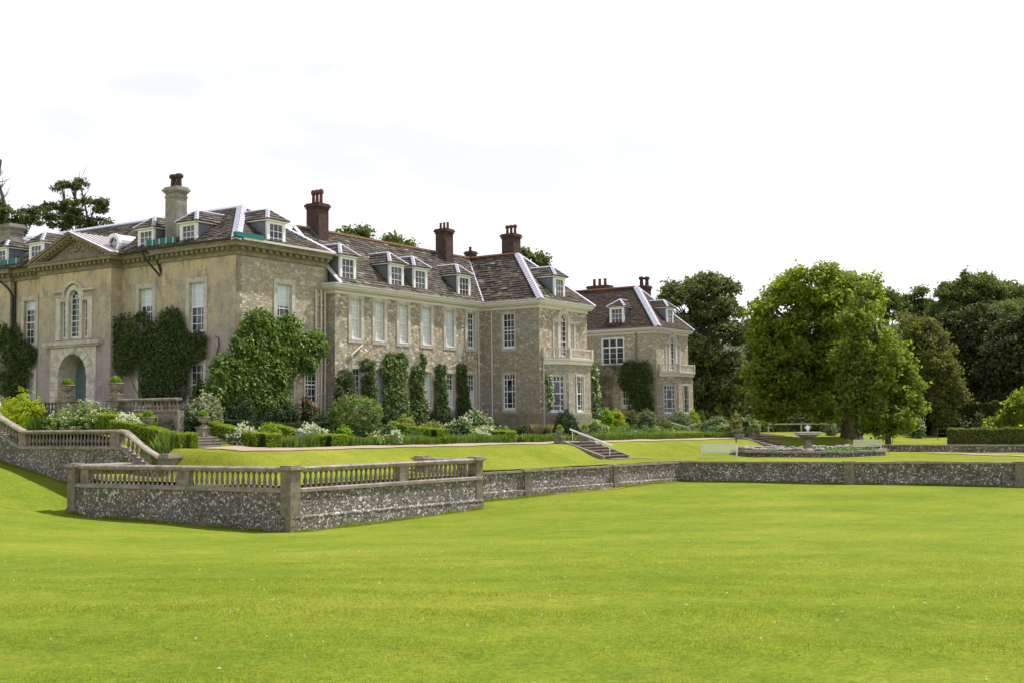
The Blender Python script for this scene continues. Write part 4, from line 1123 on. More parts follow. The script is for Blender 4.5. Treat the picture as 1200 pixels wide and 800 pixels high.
# round dormer
rd = MB(); rfr = fx(48.15, 60.75, 11.2)
def ringf(mb, r0, r1, y0, y1, n=20):
    for i in range(n):
        a0, a1 = 2 * math.pi * i / n, 2 * math.pi * (i + 1) / n
        p = [(r0 * math.cos(a0), r0 * math.sin(a0)), (r0 * math.cos(a1), r0 * math.sin(a1)), (r1 * math.cos(a1), r1 * math.sin(a1)), (r1 * math.cos(a0), r1 * math.sin(a0))]
        mb.add([(x, y0, z) for x, z in p] + [(x, y1, z) for x, z in p], [(0, 3, 2, 1), (4, 5, 6, 7), (0, 1, 5, 4), (2, 3, 7, 6)])
ringf(rd, .38, .62, -.05, .15); rd.box(-.02, .02, .05, .1, -.36, .36); rd.box(-.36, .36, .05, .1, -.02, .02); ringf(rd, .14, .17, .05, .1, 14)
rdo = obj("round_dormer", rd, M_WHITE, house, rfr)
g = MB(); g.poly([(.37 * math.cos(2 * math.pi * i / 20), .37 * math.sin(2 * math.pi * i / 20)) for i in range(20)], .08, .09); obj("pane", g, M_GLASS, rdo, rfr)
g = MB(); ringf(g, .5, .6, .15, 2.4); obj("dormer_roof", g, M_FLASH, rdo, rfr)
g = MB(); g.box(-.5, .5, .15, 1.4, -.9, -.1); obj("cheek", g, M_LEAD, rdo, rfr)
# chimneys
def chimney(x0, x1, y0, y1, z0, z1, m, cap, pots, potm, potr=.13, poth=.75, cowl=False, capm=None):
    mb = MB(); mb.box(x0, x1, y0, y1, z0, z1)
    c = obj("chimney", mb, m, house, Matrix.Identity(4))
    k = MB()
    for dz, o, h in cap: k.box(x0 - o, x1 + o, y0 - o, y1 + o, z1 + dz, z1 + dz + h)
    obj("chimney_cap", k, capm or m, c, Matrix.Identity(4))
    zt = z1 + max(dz + h for dz, o, h in cap)
    for (px_, py_) in pots:
        p = MB(); pr_ = [(potr * 1.1, 0), (potr, .08), (potr * .9, poth * .8), (potr * 1.1, poth * .84), (potr * 1.1, poth * .9), (potr * .8, poth)]
        if cowl: pr_ = [(potr, 0), (potr * .85, poth * .6), (potr * .85, poth * .66), (potr * 1.35, poth * .72), (potr * 1.5, poth * .86), (potr * 1.15, poth), (potr * .3, poth * 1.06)]
        p.lathe(pr_, 10, px_, py_, zt); obj("chimney_pot", p, potm, c, Matrix.Identity(4))
    return c
M_CHST = m_plain("chimney_stone", (.3, .28, .24), .35, 2, .95, .1, tint=(.18, .17, .15))
stcap = [(-.3, .04, .1), (0, .08, .1), (.1, .15, .14), (.24, .06, .12)]
chimney(48.8, 49.6, 55.85, 56.85, 10.3, 13.95, M_CHST, stcap, [(49.2, 56.6), (49.2, 56.12)], M_POTD, .18, .8, True)
chimney(48.7, 49.7, 72.0, 73.6, 10.3, 13.3, M_CHST, stcap, [(49.2, 72.8)], M_POTD, .2, .2, False)
bcap = [(-.12, .06, .08), (0, .11, .16), (.16, .04, .08)]
chimney(57.35, 58.3, 52.35, 53.4, 11.2, 13.95, M_BRICK, bcap, [(57.8, 53.2), (57.8, 52.88), (57.8, 52.55)], M_POT, .12, .9, True)
chimney(70.95, 71.85, 52.3, 53.25, 11.2, 14.05, M_BRICK, bcap, [(71.4, 53.1), (71.4, 52.78), (71.4, 52.46)], M_POT, .1, .5)
chimney(76.2, 77.15, 49.8, 50.9, 11.3, 14.1, M_BRICK, bcap, [(76.7, 50.7), (76.7, 50.35), (76.7, 50.0)], M_POT, .12, .7, True)
chimney(83.2, 83.8, 58.6, 59.3, 11.5, 14.3, M_BRICK, bcap, [(83.5, 59.0)], M_POT, .13, .4)
for part_ in (0, 1):
  fc = MB()
  if part_ == 0: fc.quad((57.3, 52.3, 11.95), (57.3, 53.3, 12.9), (57.3, 53.3, 12.4), (57.3, 52.3, 11.45)); fc.box(57.1, 58.5, 52.1, 52.3, 11.5, 11.62)
  else: fc.quad((70.9, 52.25, 11.8), (70.9, 53.2, 12.7), (70.9, 53.2, 12.2), (70.9, 52.25, 11.3)); fc.box(70.7, 72.0, 52.05, 52.25, 11.45, 11.57)
  obj("lead_flashing", fc, M_LEAD, house, Matrix.Identity(4))

# ---- long wing
YW, Z8, ZW = 49.6, 8.56, 8.15
UC = [57.75, 60.05, 62.5, 65.02, 67.63, 70.2]
X0W, X1W = 55.8, 71.67
oU, oG = (5.36, 7.83), (1.15, 3.5)
wall("wall", fy(X0W, YW), X1W - X0W, G0, ZW, [op(u - X0W, .96, oU) for u in UC] + [op(u - X0W, .96, oG) for u in UC], M_RUB)
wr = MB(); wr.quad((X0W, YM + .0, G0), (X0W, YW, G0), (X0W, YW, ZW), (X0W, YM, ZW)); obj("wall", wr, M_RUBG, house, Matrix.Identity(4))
for i, u in enumerate(UC):
    gl = [M_BLINDG, M_BLINDG, M_BLINDG, M_BLINDB, M_BLINDB, M_GLASS][i]
    sash(fy(u, YW, 5.36), .96, 2.47, 3, 6, gl, None, .25, M_DRESS, .12)
    gl = [M_GLASS, M_BLINDB, M_BLINDB, M_BLINDB, M_GLASS, M_GLASS][i]
    sash(fy(u, YW, 1.15), .96, 2.35, 3, 6, gl, (.04, .48, M_BLINDG) if i > 3 else None, .2, M_DRESS, .12)
# ---- projecting wing block, used twice
def block(dx, dy, roof_m, bay_label, depth_y, ledge=0, near=True):
    X0, X1, Y0 = 71.67 + dx, 78.4 + dx, 44.81 + dy
    xc = (X0 + X1) / 2
    T = Matrix.Translation((dx, dy, 0))
    bx0, bx1, fa, fb, by = 72.15 + dx, 77.9 + dx, 73.5 + dx, 76.6 + dx, 43.53 + dy
    if near:
        ops = [(.82, 1.92, 5.32, 7.77), (.82, 1.92, 1.0, 3.52)]
        wall("wall", fx(X0, Y0 + 4.0 + .8), 4.8, G0, ZW, [(1.75, 2.75, 5.35, 7.77), (1.75, 2.75, 1.0, 3.5)], M_RUBG)
        sash(fx(X0, Y0 + 4.8 - 2.25, 5.35), 1.0, 2.42, 3, 5, M_GLASS, None, .1, M_DRESS, .05)
        sash(fx(X0, Y0 + 4.8 - 2.25, 1.0), 1.0, 2.5, 3, 5, M_GLASS, None, .1, M_DRESS, .05, True)
    # wall above bay with Venetian window, below it is open behind the bay
    wall("wall", fy(X0, Y0), X1 - X0, G0, ZW, [(3.365 - .525, 3.365 + .525, 4.73, 7.82), (3.365 - 1.405, 3.365 - .875, 4.73, 7.17), (3.365 + .875, 3.365 + 1.405, 4.73, 7.17)], M_RUB if near else M_RUBY, .3)
    venetian(fy(xc, Y0, 4.75), 1.02, .5, .38, 3.05, 2.4, 7, M_DRESS, .18, False, .1)
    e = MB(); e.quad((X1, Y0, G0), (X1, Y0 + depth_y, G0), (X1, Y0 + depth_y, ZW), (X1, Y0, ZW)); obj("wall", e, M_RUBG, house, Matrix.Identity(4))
    # canted bay of the ground floor
    bw = MB()
    cl_ = math.hypot(fa - bx0, Y0 - by); ang = math.degrees(math.atan2(by - Y0, fa - bx0))
    fl_ = frame(bx0, Y0, 0, ang); ff = fy(fa, by); fr_ = frame(fb, by, 0, -ang)
    cw = cl_
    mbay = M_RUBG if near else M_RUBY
    wall("bay_wall", fl_, cw, G0, 4.1, [op(cw * .53, 1.12, (.8, 3.3))], mbay, .2)
    wall("bay_wall", ff, fb - fa, G0, 4.1, [op((fb - fa) / 2, 1.0, (.8, 3.3))], mbay, .2)
    wall("bay_wall", fr_, cw, G0, 4.1, [op(cw * .5, 1.0, (.8, 3.3))], mbay, .2)
    for f_, c_, w_ in ((fl_, cw * .53, 1.12), (ff, (fb - fa) / 2, 1.0), (fr_, cw * .5, 1.0)):
        sash(f_ @ Matrix.Translation((c_, 0, .8)), w_, 2.5, 3, 5, M_GLASS, None, .1, M_DRESS, .06, True)
    path = [(bx0, Y0), (fa, by), (fb, by), (bx1, Y0)]
    sl = MB(); sl.sweep(path, [(.0, 4.08), (.12, 4.1), (.14, 4.34), (.22, 4.38), (.24, 4.52), (-.5, 4.52), (-.5, 4.08)])
    sl.plan([(bx0 + .3, Y0), (fa + .1, by + .3), (fb - .1, by + .3), (bx1 - .3, Y0)], 4.4, 4.53)
    bal = obj("balcony", sl, M_CREAM, house, Matrix.Identity(4))
    rl = MB(); rl.sweep(path, [(.02, 5.12), (.14, 5.12), (.14, 5.22), (.02, 5.22)])
    rl.sweep(path, [(.03, 4.53), (.13, 4.53), (.13, 4.6), (.03, 4.6)])
    for (x, y) in path: rl.box(x - .13, x + .13, y - .2, y + .06, 4.53, 5.26)
    obj("railing", rl, M_PALES, bal, Matrix.Identity(4))
    bs = MB()
    for (p, q) in zip(path[:-1], path[1:]):
        n_ = int(math.hypot(q[0] - p[0], q[1] - p[1]) / .17); d = Vector((q[0] - p[0], q[1] - p[1])).normalized(); o = Vector((d.y, -d.x)) * .08
        for i in range(1, n_):
            x, y = p[0] + (q[0] - p[0]) * i / n_ + o.x, p[1] + (q[1] - p[1]) * i / n_ + o.y
            bs.lathe([(.03, 4.6), (.045, 4.7), (.022, 4.9), (.035, 5.12)], 6, x, y)
    obj("spindles", bs, M_PALES, bal, Matrix.Identity(4))
    # cornice, roof
    Yb = Y0 + depth_y
    return X0, X1, Y0, Yb
def eave_cornice(path):
    cc = MB(); cc.sweep(path, [(.0, ZW - .12), (.06, ZW - .1), (.06, ZW + .08), (.3, ZW + .14), (.3, ZW + .2), (.38, ZW + .22), (.44, ZW + .38), (.47, ZW + .4), (-.2, ZW + .42), (-.2, ZW - .12)])
    return obj("cornice", cc, M_CREAM, house, Matrix.Identity(4))
block(0, 0, M_SLATE, "", 14)
eave_cornice([(X0W, YM - .0), (X0W, YW), (71.67, YW), (71.67, 44.81), (78.4, 44.81), (78.4, 60)])
gq = MB(); gq.sweep([(X0W, YM), (X0W, YW), (71.67, YW), (71.67, 44.81), (78.4, 44.81), (78.4, 60)], [(.36, ZW + .41), (.48, ZW + .41), (.5, ZW + .5), (.3, ZW + .5)])
obj("gutter", gq, M_WHITE, house, Matrix.Identity(4))
# wing roof and projecting roof
ZR = 12.52; zE = 8.62
slope("roof", (55.95, YW - .47, zE), (75.2, YW - .47, zE), (75.2, 53.15, ZR), (55.95, 53.15, ZR), M_SLATE, .25, .4, .06, 11)
slope("roof", (75.2, 57.2, zE), (55.95, 57.2, zE), (55.95, 53.15, ZR), (75.2, 53.15, ZR), M_SLATE, .5, .9, .05, 12)
pe0, pe1, pey = 71.67 - .47, 78.4 + .47, 44.81 - .47
pa1, pa2 = (75.03, 48.7, ZR), (75.03, 60, ZR)
slope("roof", (pe0, 60, zE), (pe0, pey, zE), pa1, pa2, M_SLATE, .25, .4, .06, 13)
slope("roof", (pe0, pey, zE), (pe1, pey, zE), pa1, pa1, M_SLATE, .25, .4, .06, 14)
slope("roof", (pe1, pey, zE), (pe1, 60, zE), pa2, pa1, M_SLATE, .4, .8, .06, 15)
fl = MB(); k = ZR - zE
pW, pS, pE = Vector((-k, 0, 3.83)), Vector((0, -k, 4.36)), Vector((k, 0, 3.83))
flash(fl, (pe0, pey, zE), pa1, pW, pS, .25, .09); flash(fl, (pe1, pey, zE), pa1, pE, pS, .24, .09)
obj("lead_flashing", fl, M_FLASH, house, Matrix.Identity(4)); fl = MB()
fl.bar((pe0 - .1, YW - .47, zE + .08), (75.05, 53.2, ZR + .06), .09, .05)
obj("valley_flashing", fl, M_FLASH, house, Matrix.Identity(4)); fl = MB()
fl.bar((55.9, YW - .45, zE + .02), (55.9, 53.1, ZR), .35, .08)
obj("lead_flashing", fl, M_FLASH, house, Matrix.Identity(4))
rg = MB()
for x in np.arange(56.2, 75, .45): rg.bar((x, 53.15, ZR + .06), (x + .43, 53.15, ZR + .06 + random.uniform(-.01, .015)), .26, .12)
for y in np.arange(48.8, 59.5, .45): rg.bar((75.03, y, ZR + .06), (75.03, y + .43, ZR + .06), .26, .12)
obj("ridge_tiles", rg, M_RIDGE, house, Matrix.Identity(4))
for x in (56.95, 61.75, 64.3, 69.35): dormer(fy(x, 49.55, 9.0), 1.08, 1.22, 1.5, 2.6, rise=.78)
dormer(fy(74.6, 44.85, 9.0), 1.02, 1.25, 1.45, 2.6, rise=.75)
# drain pipes
def pipe(pts, m=M_PIPE, r=.055): 
    p = MB(); p.tube(pts, r)
    for a, b in zip(pts[:-1], pts[1:]):
        if abs(a[2] - b[2]) > 3:
            for z in np.arange(b[2] + .5, a[2], 1.8): p.box(a[0] - .08, a[0] + .08, a[1] - .08, a[1] + .1, z, z + .06)
    return obj("drainpipe", p, m, house, Matrix.Identity(4))
pipe([(54.75, YM - .12, 8.2), (54.75, YM - .12, 1.3), (54.6, YM - .14, 1.0), (54.6, YM - .14, G0)])
pipe([(55.2, YM - .12, 8.2), (55.2, YM - .12, G0)]); pipe([(55.55, YM - .12, 8.2), (55.55, YM - .12, G0)])
pipe([(71.0, YW - .1, ZW), (71.0, YW - .1, G0)]); pipe([(71.57, 48.75, ZW), (71.57, 48.75, G0)])
pipe([(58.3, YW - .08, 5.0), (57.3, YW - .08, 4.35), (57.25, YW - .08, 3.0)]); pipe([(57.02, YW - .08, 4.5), (57.25, YW - .08, 4.2)])
pipe([(72.05, 44.7, 4.1), (72.05, 44.7, G0)], M_PIPE, .045)
# plinth
pl = MB(); pl.sweep([(71.67, YW), (71.67, 44.81), (72.15, 44.81), (73.5, 43.53), (76.6, 43.53), (77.9, 44.81), (78.4, 44.81)], [(0, G0), (.07, G0), (.07, .62), (.0, .7)])
pl.sweep([(XM, 60), (XM, YM), (X0W, YM), (X0W, YW), (71.6, YW)], [(0, G0), (.08, G0), (.08, .45), (0, .52)])
obj("plinth", pl, M_DRESSD, house, Matrix.Identity(4))

# ---- far wing
DX, DY = 27.2, 4.5
block(DX, DY, M_TILE, "", 16, near=False)
FX0, FY0 = 71.67 + DX, 44.81 + DY
wall("wall", fx(FX0, FY0 + 16), 16, G0, ZW, [(16 - 5.6, 16 - 3.3, 5.3, 7.75), (16 - 3.55, 16 - 2.45, 1.5, 2.8)], M_RUBY)
def casement(fr, w, h):
    mb = MB(); a = w / 2
    for i in range(4):
        x = -a + w * i / 3; mb.box(x - .06, x + .06, .03, .12, 0, h)
    for z in (0, h * .66, h): mb.box(-a, a, .035, .115, z - .06, z + .06)
    for i in range(3):
        x = -a + w * (i + .5) / 3
        for z in (h * .22, h * .44): mb.box(-a + w * i / 3, -a + w * (i + 1) / 3, .05, .09, z - .015, z + .015)
    mb.box(-a - .1, a + .1, -.06, .12, -.1, -.02); mb.box(-a - .1, a + .1, -.03, .12, h + .02, h + .1); mb.box(-a - .1, -a, -.03, .12, -.02, h + .02); mb.box(a, a + .1, -.03, .12, -.02, h + .02)
    wd = obj("casement_window", mb, M_WHITE, house, fr)
    g = MB(); g.box(-a, a, .07, .08, 0, h); obj("pane", g, M_GLASS, wd, fr)
casement(fx(FX0, FY0 + 4.45, 5.36), 2.2, 2.34)
sash(fx(FX0, FY0 + 3.0, 1.5), 1.1, 1.3, 4, 2, M_GLASS, None, .08, M_CREAM, .04)
eave_cornice([(FX0, FY0 + 16), (FX0, FY0), (78.4 + DX, FY0), (78.4 + DX, FY0 + 15)])
gq = MB(); gq.sweep([(FX0, FY0 + 16), (FX0, FY0), (78.4 + DX, FY0), (78.4 + DX, FY0 + 15)], [(.36, ZW + .41), (.48, ZW + .41), (.5, ZW + .5), (.3, ZW + .5)])
obj("gutter", gq, M_LEAD, house, Matrix.Identity(4))
qe0, qe1, qey = pe0 + DX, pe1 + DX, pey + DY
qa1, qa2 = (75.03 + DX, 48.7 + DY - .3, 12.75), (75.03 + DX, 70, 12.75)
slope("roof", (qe0, 70, zE), (qe0, qey, zE), qa1, qa2, M_TILE, .2, .3, .035, 21)
slope("roof", (qe0, qey, zE), (qe1, qey, zE), qa1, qa1, M_TILE, .2, .3, .035, 22)
slope("roof", (qe1, qey, zE), (qe1, 70, zE), qa2, qa1, M_TILE, .4, .8, .05, 23)
fl = MB(); flash(fl, (qe0, qey, zE), qa1, pW, pS, .32, .09); flash(fl, (qe1, qey, zE), qa1, pE, pS, .24, .09)
obj("lead_flashing", fl, M_FLASH, house, Matrix.Identity(4))
rg = MB()
for y in np.arange(53.1, 69.5, .45): rg.bar((75.03 + DX, y, 12.8), (75.03 + DX, y + .43, 12.8), .26, .12)
obj("ridge_tiles", rg, M_RIDGE, house, Matrix.Identity(4))
dormer(fx(FX0 + .02, FY0 + 4.0, 9.15), 1.1, 1.25, 1.5, 2.6, M_TILE, rows=3)
dormer(fy(FX0 + 3.1, FY0 + .05, 9.1), .95, 1.2, 1.34, 2.6, M_TILE)
chimney(102.6, 103.6, 56.3, 58.5, 12.2, 13.0, M_BRICK, bcap, [(103.1, 58.0), (103.1, 57.4), (103.1, 56.8)], M_POT, .15, .7)
chimney(107.0, 108.0, 54.3, 55.3, 10, 13.2, M_BRICK, bcap, [(107.3, 55.0), (107.7, 54.6)], M_POTD, .2, .9, True)
pp = MB(); pp.tube([(FX0 - .1, FY0 + 2.0, ZW), (FX0 - .1, FY0 + 2.0, 4.4)], .06); obj("drainpipe", pp, M_LEAD, house, Matrix.Identity(4))
# link between the wings (hardly seen)
wall("wall", fy(78.4, 59.0), 20.5, G0, 8.5, [], M_RUBG)

# ------------------------------------------------------------------ garden walls, balustrades, steps
BALP = [(.085, 0), (.085, .05), (.05, .07), (.045, .1), (.085, .2), (.09, .26), (.06, .36), (.042, .46), (.05, .5), (.04, .53), (.07, .56), (.08, .58), (.08, .62)]
def baluster_mesh(h=.62, s=1.0):
    mb = MB(); mb.lathe([(r * s, z * h / .62) for r, z in BALP], 8); return mesh_of("baluster", mb, M_BAL)
BAL = baluster_mesh()
def seg_balusters(parent, p, q, z, sp=.27, me=None, z1=None, skip=()):
    d = math.hypot(q[0] - p[0], q[1] - p[1]); n = max(1, int(d / sp))
    for i in range(n):
        t = (i + .5) / n
        if any(a < t < b for a, b in skip): continue
        zz = z if z1 is None else z + (z1 - z) * t
        link("baluster", me or BAL, parent, frame(p[0] + (q[0] - p[0]) * t, p[1] + (q[1] - p[1]) * t, zz, random.uniform(0, 40)))
def rng_path(path, prof, m, name, parent):
    mb = MB(); mb.sweep(path, prof); return obj(name, mb, m, parent, Matrix.Identity(4))
def pier(parent, x, y, w, z0, z1, a=0, m=M_PIER, cap=.12, name="pier"):
    mb = MB(); h = w / 2
    mb.box(-h, h, -h, h, z0, z1); mb.box(-h - .05, h + .05, -h - .05, h + .05, z0, z0 + .55)
    o = obj(name, mb, m, parent, frame(x, y, 0, a))
    c = MB(); c.box(-h - .04, h + .04, -h - .04, h + .04, z1, z1 + .05); c.box(-h - .12, h + .12, -h - .12, h + .12, z1 + .05, z1 + .15); c.box(-h - .02, h + .02, -h - .02, h + .02, z1 + .15, z1 + .15 + cap)
    obj("cap", c, M_COPE, o, frame(x, y, 0, a))
    return o
C1, C2, C3, C4 = (35.3, 33.7), (34.85, 46.3), (47.0, 33.0), (47.5, 36.6)
ba = thing("balustraded_wall", "near flint bastion with a stone balustrade jutting into the lower lawn", "garden wall", 40, 38, -4.1)
PATHB = [(38.6, 45.9), C2, C1, C3, C4]
mb = MB(); mb.sweep(PATHB, [(0, -5.2), (.28, -5.2), (.28, -3.62), (.2, -3.52), (.2, -2.62), (-.2, -2.62), (-.2, -5.2)])
obj("wall", mb, M_FLINT, ba, Matrix.Identity(4))
rng_path(PATHB, [(-.24, -2.62), (.27, -2.62), (.27, -2.5), (.2, -2.46), (-.2, -2.46)], M_COPE, "plinth_course", ba)
rng_path(PATHB, [(.27, -3.63), (.3, -3.63), (.3, -3.58), (.2, -3.52), (.19, -3.56)], M_FLINT, "string_course", ba)
rng_path(PATHB, [(-.17, -1.84), (.17, -1.84), (.22, -1.78), (.24, -1.68), (.16, -1.62), (-.16, -1.62), (-.24, -1.68), (-.22, -1.78)], M_COPE, "rail", ba)
def along(p, q, t): return (p[0] + (q[0] - p[0]) * t, p[1] + (q[1] - p[1]) * t)
seg_balusters(ba, along(C2, C1, .075), along(C2, C1, .95), -2.46, .285, skip=((.5, .56),))
seg_balusters(ba, along(C1, C3, .055), along(C1, C3, .95), -2.46, .285, skip=((.535, .585),))
seg_balusters(ba, along(C3, C4, .16), along(C3, C4, .85), -2.46, .285)
seg_balusters(ba, along(PATHB[0], C2, .12), along(PATHB[0], C2, .88), -2.46, .285)
def die(p, q, t, L_=.95):
    c = along(p, q, t); ang = math.degrees(math.atan2(q[1] - p[1], q[0] - p[0]))
    mb = MB(); mb.box(-L_ / 2, L_ / 2, -.15, .15, -2.46, -1.84); obj("die", mb, M_BAL, ba, frame(c[0], c[1], 0, ang))
die(C2, C1, .075 + .875 * .53, .75); die(C1, C3, .055 + .895 * .56, .55); die(C2, C1, .055, .5)
pier(ba, C2[0] - .05, C2[1], .5, -5, -1.78, 2, cap=.06); pier(ba, C1[0], C1[1], .56, -5, -1.78, 0, cap=.07); pier(ba, C3[0] + .02, C3[1] + .02, .5, -5, -1.76, -3, cap=.07)
pier(ba, C4[0], C4[1], .5, -3, -1.76, 0, cap=.07)

# upper stair balustrade on its flint wall
sb = thing("balustraded_wall", "upper stone balustrade on a flint wall, sweeping down beside the garden stair", "garden wall", 38, 52, -3)
ZU = -.97
up_path = [(38.0, 62, 1.35), (38.0, 58.0, .95), (38.0, 56.8, .78), (38.0, 55.6, .32), (38.0, 54.7, 0), (38.0, 47.3, 0), (38.0, 46.9, -.04), (38.02, 46.4, -.3), (38.1, 45.8, -.72), (38.2, 45.3, -1.0), (38.3, 44.9, -1.2)]
mb = MB(); mb.sweep([(p[0], p[1], p[2]) for p in up_path], [(0, -6), (.22, -6), (.22, ZU - .06), (-.22, ZU - .06), (-.22, -6)])
obj("wall", mb, M_FLINT, sb, Matrix.Identity(4))
rng_path(up_path, [(-.25, ZU - .06), (.27, ZU - .06), (.27, ZU + .08), (-.25, ZU + .08)], M_COPE, "plinth_course", sb)
rng_path(up_path, [(-.17, ZU + .7), (.17, ZU + .7), (.24, ZU + .8), (.17, ZU + .88), (-.17, ZU + .88), (-.24, ZU + .8)], M_COPE, "rail", sb)
def upz(y):
    P = up_path
    for a, b in zip(P[:-1], P[1:]):
        if a[1] >= y >= b[1]: return a[2] + (b[2] - a[2]) * (a[1] - y) / (a[1] - b[1])
    return 0
for y in list(np.arange(61.8, 55.0, -.27)) + list(np.arange(54.2, 47.9, -.27)) + list(np.arange(46.7, 45.2, -.25)):
    xx = 38.0 if y > 46.8 else 38.0 + .3 * (46.8 - y) / 1.9
    link("baluster", BAL, sb, frame(xx, y, ZU + .08 + upz(y), 0))
mb = MB(); mb.box(37.8, 38.2, 54.3, 54.9, ZU + .08, ZU + .7); obj("die", mb, M_BAL, sb, Matrix.Identity(4))
mb = MB(); mb.box(37.82, 38.2, 47.15, 47.75, ZU - .6, ZU + .7); obj("die", mb, M_BAL, sb, Matrix.Identity(4))
pier(sb, 38.75, 44.7, .75, -3.2, -1.5, 0, M_BAL, .1)
# newel finial of the upper left flight
mb = MB(); mb.lathe([(.28, 0), (.3, .1), (.12, .16), (.2, .3), (.26, .5), (.2, .72), (.08, .9), (.1, 1.0), (0, 1.08)], 12)
tag(obj("stone_finial", mb, M_DRESS, None, frame(38, 57.15, ZU + .88 + .8)), "pale stone finial on the rail at the left edge", "finial")

# long low retaining wall
lw = thing("flint_wall", "long low flint retaining wall with brick capped piers dividing the two lawns", "garden wall", 60, 33.8, -3.8)
WL = [(47.7, 35.0), (67.95, 32.5), (71.6, 13.3), (80.0, -32.0)]
mb = MB(); mb.sweep(WL, [(0, -5), (.25, -5), (.25, -3.45), (.17, -3.4), (.17, -2.53), (-.2, -2.53), (-.2, -5)]); obj("wall", mb, M_FLINT, lw, Matrix.Identity(4))
cpb = MB(); rc = random.Random(5)
for (p, q) in zip(WL[:-1], WL[1:]):
    d = math.hypot(q[0] - p[0], q[1] - p[1]); n = int(d / .62); ang = math.degrees(math.atan2(q[1] - p[1], q[0] - p[0]))
    for i in range(n):
        c = along(p, q, (i + .5) / n); h = d / n / 2 - .01; u = Vector((math.cos(math.radians(ang)), math.sin(math.radians(ang)))); v = Vector((u.y, -u.x))
        z0, z1 = -2.53, -2.42 + rc.uniform(-.012, .012)
        pts = [Vector(c) + u * a * h + v * b for a, b in ((-1, -.25), (1, -.25), (1, .24 + rc.uniform(-.01, .02)), (-1, .24 + rc.uniform(-.01, .02)))]
        cpb.plan([(p_.x, p_.y) for p_ in pts][::-1], z0, z1)
obj("coping", cpb, M_COPE, lw, Matrix.Identity(4))
for (p, q, t, w) in ((WL[0], WL[1], .03, .5), (WL[0], WL[1], .275, .5), (WL[0], WL[1], .66, .42), (WL[1], WL[2], .0, .42), (WL[1], WL[2], .52, .6), (WL[1], WL[2], .99, .6)):
    c = along(p, q, t); ang = math.degrees(math.atan2(q[1] - p[1], q[0] - p[0])); off = Vector((q[1] - p[1], -(q[0] - p[0]))).normalized() * .06
    mb = MB(); mb.box(-w / 2, w / 2, -.2, .22, -5, -2.5); mb.box(-w / 2 - .04, w / 2 + .04, -.26, .1, -5, -3.5); pr0 = obj("pier", mb, M_PIER, lw, frame(c[0] + off.x, c[1] + off.y, 0, ang))
    mb = MB(); mb.box(-w / 2 - .12, w / 2 + .12, -.28, .28, -2.5, -2.38); obj("cap", mb, M_COPE, pr0, frame(c[0] + off.x, c[1] + off.y, 0, ang))

# entrance terrace with balustrade
te = thing("entrance_terrace", "raised stone terrace with a balustrade in front of the pedimented entrance", "terrace", 45, 55, 0)
mb = MB(); mb.sweep([(42.5, 74), (42.5, 48.2)], [(0, -1.5), (.18, -1.5), (.18, .72), (.24, .76), (.24, .86), (-.2, .86), (-.2, -1.5)]); obj("wall", mb, M_BAL, te, Matrix.Identity(4))
mb = MB(); mb.box(42.4, 48.2, 50.6, 74, -1, .7); obj("paving", mb, M_STEP, te, Matrix.Identity(4))
for (y0, y1) in ((62.5, 57.9), (52.9, 48.3)):
    rng_path([(42.5, y0), (42.5, y1)], [(-.15, 1.36), (.15, 1.36), (.2, 1.44), (.15, 1.5), (-.15, 1.5), (-.2, 1.44)], M_COPE, "rail", te)
    seg_balusters(te, (42.5, y0), (42.5, y1), .86, .3, baluster_mesh(.5, .95))
for y in (57.4, 53.3): 
    mb = MB(); mb.box(42.2, 42.8, y - .55, y + .45, -.6, 1.42); mb.box(42.12, 42.88, y - .65, y + .55, 1.42, 1.54); obj("pier", mb, M_BAL, te, Matrix.Identity(4))

def steps(name, label, x0, x1, yt, yb, zt, zb, n, xdir=1, m=M_STEP, wallw=.28, curb=True):
    st = thing(name, label, "stone steps", (x0 + x1) / 2, (yt + yb) / 2, zb)
    mb = MB()
    for i in range(n):
        z = zb + (zt - zb) * (i + 1) / n; y0 = yb + (yt - yb) * i / n
        mb.box(x0, x1, y0, yt + .3, zb - .4, z - .05); mb.box(x0, x1, y0 - .12, yt + .3, z - .06, z)
    obj("tread", mb, m, st, Matrix.Identity(4))
    if curb:
        for x in (x0 - wallw / 2, x1 + wallw / 2):
            c = MB(); w = wallw / 2
            P = [(yt + .5, zt + .12), (yt + .1, zt + .12), (yb - .15, zb + .16), (yb - .15, zb - .5), (yt + .5, zb - .5)]
            c.add([(x - w, y, z) for y, z in P] + [(x + w, y, z) for y, z in P], [tuple(range(5)), tuple(range(9, 4, -1))] + [(i, (i + 1) % 5, (i + 1) % 5 + 5, i + 5) for i in range(5)])
            obj("side_wall", c, M_BAL, st, Matrix.Identity(4))
            c = MB(); c.box(x - .28, x + .28, yt + .0, yt + .55, zb - .3, zt + .28); c.box(x - .34, x + .34, yt - .06, yt + .61, zt + .28, zt + .36); obj("pedestal", c, M_BAL, st, Matrix.Identity(4))
    return st
steps("stone_steps", "near flight of stone steps cut into the terrace bank", 66.9, 69.9, 40.0, 37.2, -1.23, -2.26, 6)
steps("stone_steps", "far flight of stone steps beside the left end of the round basin", 91.9, 94.6, 38.2, 35.2, -1.42, -2.25, 6)
steps("garden_steps", "low broad steps from the gravel path up towards the entrance garden", 41.1, 43.2, 47.2, 45.4, -1.17, -.55, 5) if False else None
gs = thing("garden_steps", "low broad steps from the gravel path up to the entrance garden between box hedges", "stone steps", 42, 46.3, -1.1)
mb = MB()
for i in range(5): mb.box(40.6, 43.5, 45.05 + i * .4, 48.0, -1.5, -1.08 + .14 * i - .04); mb.box(40.6, 43.5, 44.98 + i * .4, 48.0, -1.08 + .14 * i - .04, -1.08 + .14 * i)
obj("tread", mb, M_COPE, gs, Matrix.Identity(4))
